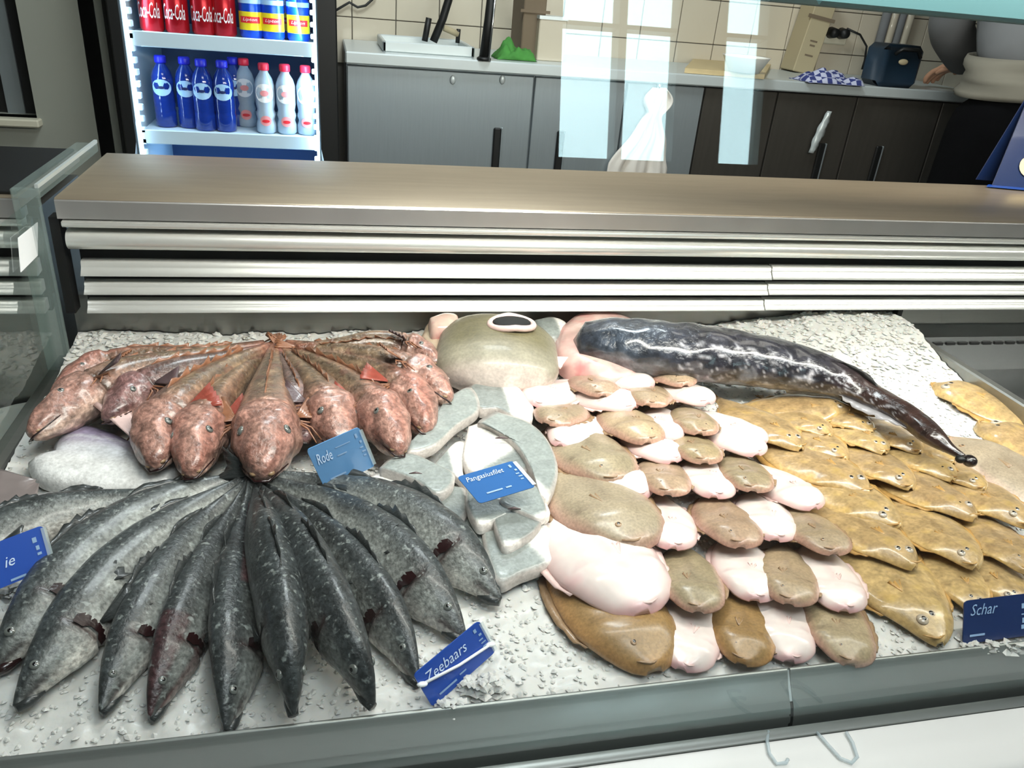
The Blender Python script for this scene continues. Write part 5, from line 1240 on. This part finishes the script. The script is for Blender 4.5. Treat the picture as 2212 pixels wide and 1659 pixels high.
price_tag([(2083, 1298), (2268, 1276), (2275, 1378), (2080, 1392)], [.030, .030, .004, .004], M['tag_dark'], 'Schar', .07, .38, .16, .26, 'dark blue price tag reading Schar at the right frame edge', 'ink_dim', [(.07, .24, .80, .05), (.66, .71, .22, .12), (.66, .72, .46, .03), (.67, .71, .56, .12), (.66, .71, .72, .10)], False)
price_tag([(-95, 1205), (92, 1134), (113, 1206), (-70, 1300)], [.050, .056, .034, .026], M['tag'], 'ie', .48, .60, .44, .22, 'deep blue price tag cut by the left frame edge', 'ink', [(.84, .89, .20, .12), (.86, .90, .40, .10), (.86, .91, .56, .06), (.50, .68, .90, .05)], True)

# blue menu stand at the right end of the shelf
b0 = at_z(2142, 404, ZS + .001); b1 = b0 + np.array([.20, -.045, 0]); hgt = np.array([.055, .022, .155])
ms = thing('menu_stand', 'dark blue menu stand with pale emblem on the steel shelf, right edge', 'sign', b0)
bx = np.array([.006, .030, 0])
q = [b0 + hgt + bx, b1 + hgt + bx, b1, b0]
def plate(nm, q, t, m, par):
    n = np.cross(q[1] - q[0], q[3] - q[0]); n /= np.linalg.norm(n); V = list(q) + [v + n * t for v in q]
    return mesh(nm, V, [(3, 2, 1, 0), (4, 5, 6, 7), (0, 1, 5, 4), (1, 2, 6, 5), (2, 3, 7, 6), (3, 0, 4, 7)], m, par, False)
plate('front_panel', q, .002, M['tag_dark'], ms)
rp = np.array([.012, .040, 0]); plate('rear_panel', [b0 + hgt + bx, b1 + hgt + bx, b1 + rp * 1.4, b0 + rp * 1.4], .002, M['tag_dark'], ms)
foot = [b0 + [-.014, -.004, 0], b1 + [-.004, -.012, 0], b1 + [0, .004, 0], b0 + [-.002, .006, 0]]
plate('foot', [v + np.array([0, 0, .001]) for v in foot], .002, M['tag'], ms)
nn = np.cross(q[1] - q[0], q[3] - q[0]); nn /= np.linalg.norm(nn); nn = nn if nn[1] < 0 else -nn
bl = lambda u, v: (q[0] * (1 - u) + q[1] * u) * (1 - v) + (q[3] * (1 - u) + q[2] * u) * v
V = [bl(.30 + .16 * math.cos(a), .74 + .15 * math.sin(a) * (1 if math.sin(a) > 0 else .7)) + nn * .0025 for a in np.linspace(0, 2 * math.pi, 24, endpoint=False)]
mesh('emblem', V, [tuple(range(24))], M['cream'], ms, False)
V = [bl(.30 + .09 * math.cos(a), .58 + .08 * math.sin(a)) + nn * .0028 for a in np.linspace(0, 2 * math.pi, 24, endpoint=False)]
mesh('emblem_mark', V, [tuple(range(24))], M['black'], ms, False)

# ================================================================== PERSON at the back worktop
def skin_mesh(name, verts, edges, rads, mat, par, sub=2, origin=None):
    me = bpy.data.meshes.new(name); org = ORG[par.name]
    me.from_pydata([tuple(np.array(v) - org) for v in verts], edges, []); o = bpy.data.objects.new(name, me); COL.objects.link(o); o.parent = par
    sm = o.modifiers.new('skin', 'SKIN'); sm.use_smooth_shade = True
    for i, r in enumerate(rads):
        d = me.skin_vertices[0].data[i]; d.radius = (r, r) if not hasattr(r, '__len__') else r
    me.skin_vertices[0].data[0].use_root = True
    s = o.modifiers.new('sub', 'SUBSURF'); s.levels = sub; s.render_levels = sub
    me.materials.append(mat); return o
hip = at_y(2190, 150, 2.12); hx, hy = float(hip[0]) + .03, 2.10
pe = thing('person', 'person in grey work shirt and black trousers leaning over the back worktop', 'person', (hx, hy, 0))
W3 = lambda x, y, z: (hx + x, hy + y, z)
# trousers
skin_mesh('trousers', [W3(0, 0, .98), W3(-.10, .0, .86), W3(-.12, .01, .50), W3(-.12, .03, .10), W3(.10, .0, .86), W3(.12, .01, .50), W3(.12, .03, .10), W3(0, 0, 1.06)],
          [(0, 1), (1, 2), (2, 3), (0, 4), (4, 5), (5, 6), (0, 7)], [(.15, .12), (.10, .10), .075, .065, (.10, .10), .075, .065, (.15, .12)], M['trouser'], pe)
# torso in shirt, arms reach to the worktop
lh = at_y(2052, 160, 2.62); lx, ly = float(lh[0]), 2.60
el = at_y(2048, 55, 2.36)
sh_l = W3(-.17, .10, 1.46); 
skin_mesh('shirt', [W3(0, 0, 1.05), W3(0, .04, 1.22), W3(0, .09, 1.42), W3(0, .11, 1.50), sh_l, tuple(el), (lx, ly - .05, 1.075), W3(.17, .10, 1.46), W3(.26, .22, 1.26), W3(.16, .42, 1.09)],
          [(0, 1), (1, 2), (2, 3), (2, 4), (4, 5), (5, 6), (2, 7), (7, 8), (8, 9)], [(.165, .13), (.16, .12), (.17, .12), (.07, .07), .085, .072, .060, .075, .055, .045], M['shirt'], pe)
# apron band round the waist
mb = MB()
for z, r in ((1.055, .010), ): pass
V = []; n = 36
for i in range(9):
    z = 1.02 + .014 * i
    for k in range(n):
        a = 2 * math.pi * k / n; f = .006 * math.sin(a * 3 + i * .9) + .004 * math.sin(i * 2.2)
        V.append(W3((.166 + f) * math.cos(a), (.148 + f) * math.sin(a) + .012, z + .014 * math.cos(a)))
Fc = [(i * n + k, i * n + (k + 1) % n, (i + 1) * n + (k + 1) % n, (i + 1) * n + k) for i in range(8) for k in range(n)]
o = mesh('apron_band', V, Fc, M['apron'], pe, True); sm = o.modifiers.new('s', 'SOLIDIFY'); sm.thickness = .004
# head, neck
hd = np.array(W3(0, .16, 1.68))
skin_mesh('neck', [W3(0, .11, 1.50), W3(0, .14, 1.58), W3(0, .155, 1.64)], [(0, 1), (1, 2)], [.058, .052, .055], M['skin_p'], pe, 1)
def head():
    V = []; n, m = 24, 18
    for i in range(m + 1):
        ph = math.pi * i / m
        for k in range(n):
            a = 2 * math.pi * k / n; x = .078 * math.sin(ph) * math.cos(a); y = .098 * math.sin(ph) * math.sin(a); z = .118 * math.cos(ph)
            if z < 0: x *= 1 - .28 * (-z / .118); 
            g = lambda cx, cz, r: math.exp(-(((x - cx) / r) ** 2 + ((z - cz) / r) ** 2))
            if y > 0: y += .022 * g(0, -.015, .016) + .008 * g(0, -.03, .022) - .010 * (g(.03, .008, .016) + g(-.03, .008, .016)) + .006 * g(0, -.055, .02) + .008 * g(0, -.095, .03)
            V.append(tuple(hd + [x, y, z]))
    Fc = [(i * n + k, (i + 1) * n + k, (i + 1) * n + (k + 1) % n, i * n + (k + 1) % n) for i in range(m) for k in range(n)]
    h = mesh('head', V, Fc, M['skin_p'], pe, True)
    for s in (1, -1):
        mb = MB().ball(hd + [s * .03, .086, .008], .012, (1, .6, .7), 12, 8); mesh('eye', mb.v, mb.f, M['white'], h, True)
        mb = MB().ball(hd + [s * .03, .0925, .008], .005, (1, .5, 1), 8, 6); mesh('iris', mb.v, mb.f, M['eye'], h, True)
        mb = MB().ball(hd + [s * .080, -.002, -.008], .026, (.35, .6, 1.1), 10, 8); mesh('ear', mb.v, mb.f, M['skin_p'], h, True)
    mb = MB().tube([hd + [-.022, .090, -.052], hd + [0, .097, -.054], hd + [.022, .090, -.052]], [.003, .0055, .003], 8); mesh('lips', mb.v, mb.f, M['flesh_l'] if 'flesh_l' in M else M['red'], h, True)
    V = []; m2 = 12
    for i in range(m2 + 1):
        ph = math.pi * .62 * i / m2
        for k in range(n):
            a = 2 * math.pi * k / n; fr_ = 1 if math.sin(a) < .2 else 0; lim = ph if fr_ or ph < .9 else .9
            V.append(tuple(hd + [.086 * math.sin(lim) * math.cos(a), .107 * math.sin(lim) * math.sin(a) - .003, .127 * math.cos(lim)]))
    Fc = [(i * n + k, (i + 1) * n + k, (i + 1) * n + (k + 1) % n, i * n + (k + 1) % n) for i in range(m2) for k in range(n)]
    mesh('hair', V, Fc, M['hair'], pe, True)
M['flesh_l'] = simple('lip_tone', lin(176, 110, 100), 0.4)
head()
def hand(c, wrist, sgn):
    c = np.array(c); w_ = np.array(wrist); d = c - w_; d /= np.linalg.norm(d); up = np.array([0, 0, 1.0]); s = np.cross(d, up); s /= np.linalg.norm(s); s *= sgn
    vs = [w_, w_ + d * .035, w_ + d * .085]; ed = [(0, 1), (1, 2)]; rd = [(.024, .019), (.034, .017), (.036, .015)]
    for k, (off, ln) in enumerate(((-.027, .068), (-.009, .078), (.009, .074), (.026, .058))):
        i = len(vs); b0_ = w_ + d * .085 + s * off
        vs += [b0_, b0_ + d * ln * .45 - up * .004, b0_ + d * ln * .75 - up * .018, b0_ + d * ln * .85 - up * .034]; ed += [(2, i), (i, i + 1), (i + 1, i + 2), (i + 2, i + 3)]; rd += [.0095, .009, .008, .007]
    i = len(vs); vs += [w_ + d * .03 - s * .034, w_ + d * .058 - s * .052 - up * .008, w_ + d * .082 - s * .050 - up * .018]; ed += [(1, i), (i, i + 1), (i + 1, i + 2)]; rd += [.012, .010, .008]
    skin_mesh('hand', vs, ed, rd, M['skin_p'], pe, 2)
hand((lx - .02, ly + .05, 1.045), (lx, ly - .055, 1.072), 1)
hand(W3(.12, .56, 1.03), W3(.155, .43, 1.085), -1)
for s in (-1, 1):
    mb = MB().ball(W3(s * .12, .07, .045), .055, (.85, 2.2, .8), 14, 10); mesh('shoe', mb.v, mb.f, M['black'], pe, True)
# pale cloth bundle next to the hand
p = at_z(2085, 196, ZW)
blob_cloth('yellow_white_cloth', 2090, 200, .075, .07, .055, M['cream'], 'small cream cloth bundle on the worktop next to the worker hand', 'cloth', 15)

# crushed ice thrown over the lower corners of the tags
random.seed(21); V = []; Fc = []
for (x, y, rx, ry, n_) in ((770, 1020, 46, 22, 60), (720, 1056, 26, 10, 26), (1045, 1478, 50, 22, 70), (975, 1522, 34, 10, 40), (2140, 1392, 60, 8, 40), (2210, 1394, 50, 8, 36), (40, 1276, 60, 14, 50), (102, 1226, 14, 12, 16)):
    for _ in range(n_):
        a = random.random() * 6.28; r = random.random() ** .5
        c = ice(x + rx * r * math.cos(a), y + ry * r * math.sin(a), random.uniform(.002, .016) * (1 - .5 * r)); chunk(c, random.uniform(.0018, .0038))
        if len(Fc) % 20 == 0: chunk(c - np.array([0, 0, .006]), .005)
o = mesh('ice_crumbs', V, Fc, M['ice'], None, False, None, (0.3, .55, .75)); tag(o, 'crumbs of crushed ice heaped over the lower edges of the price tags', 'ice', None, 'stuff')
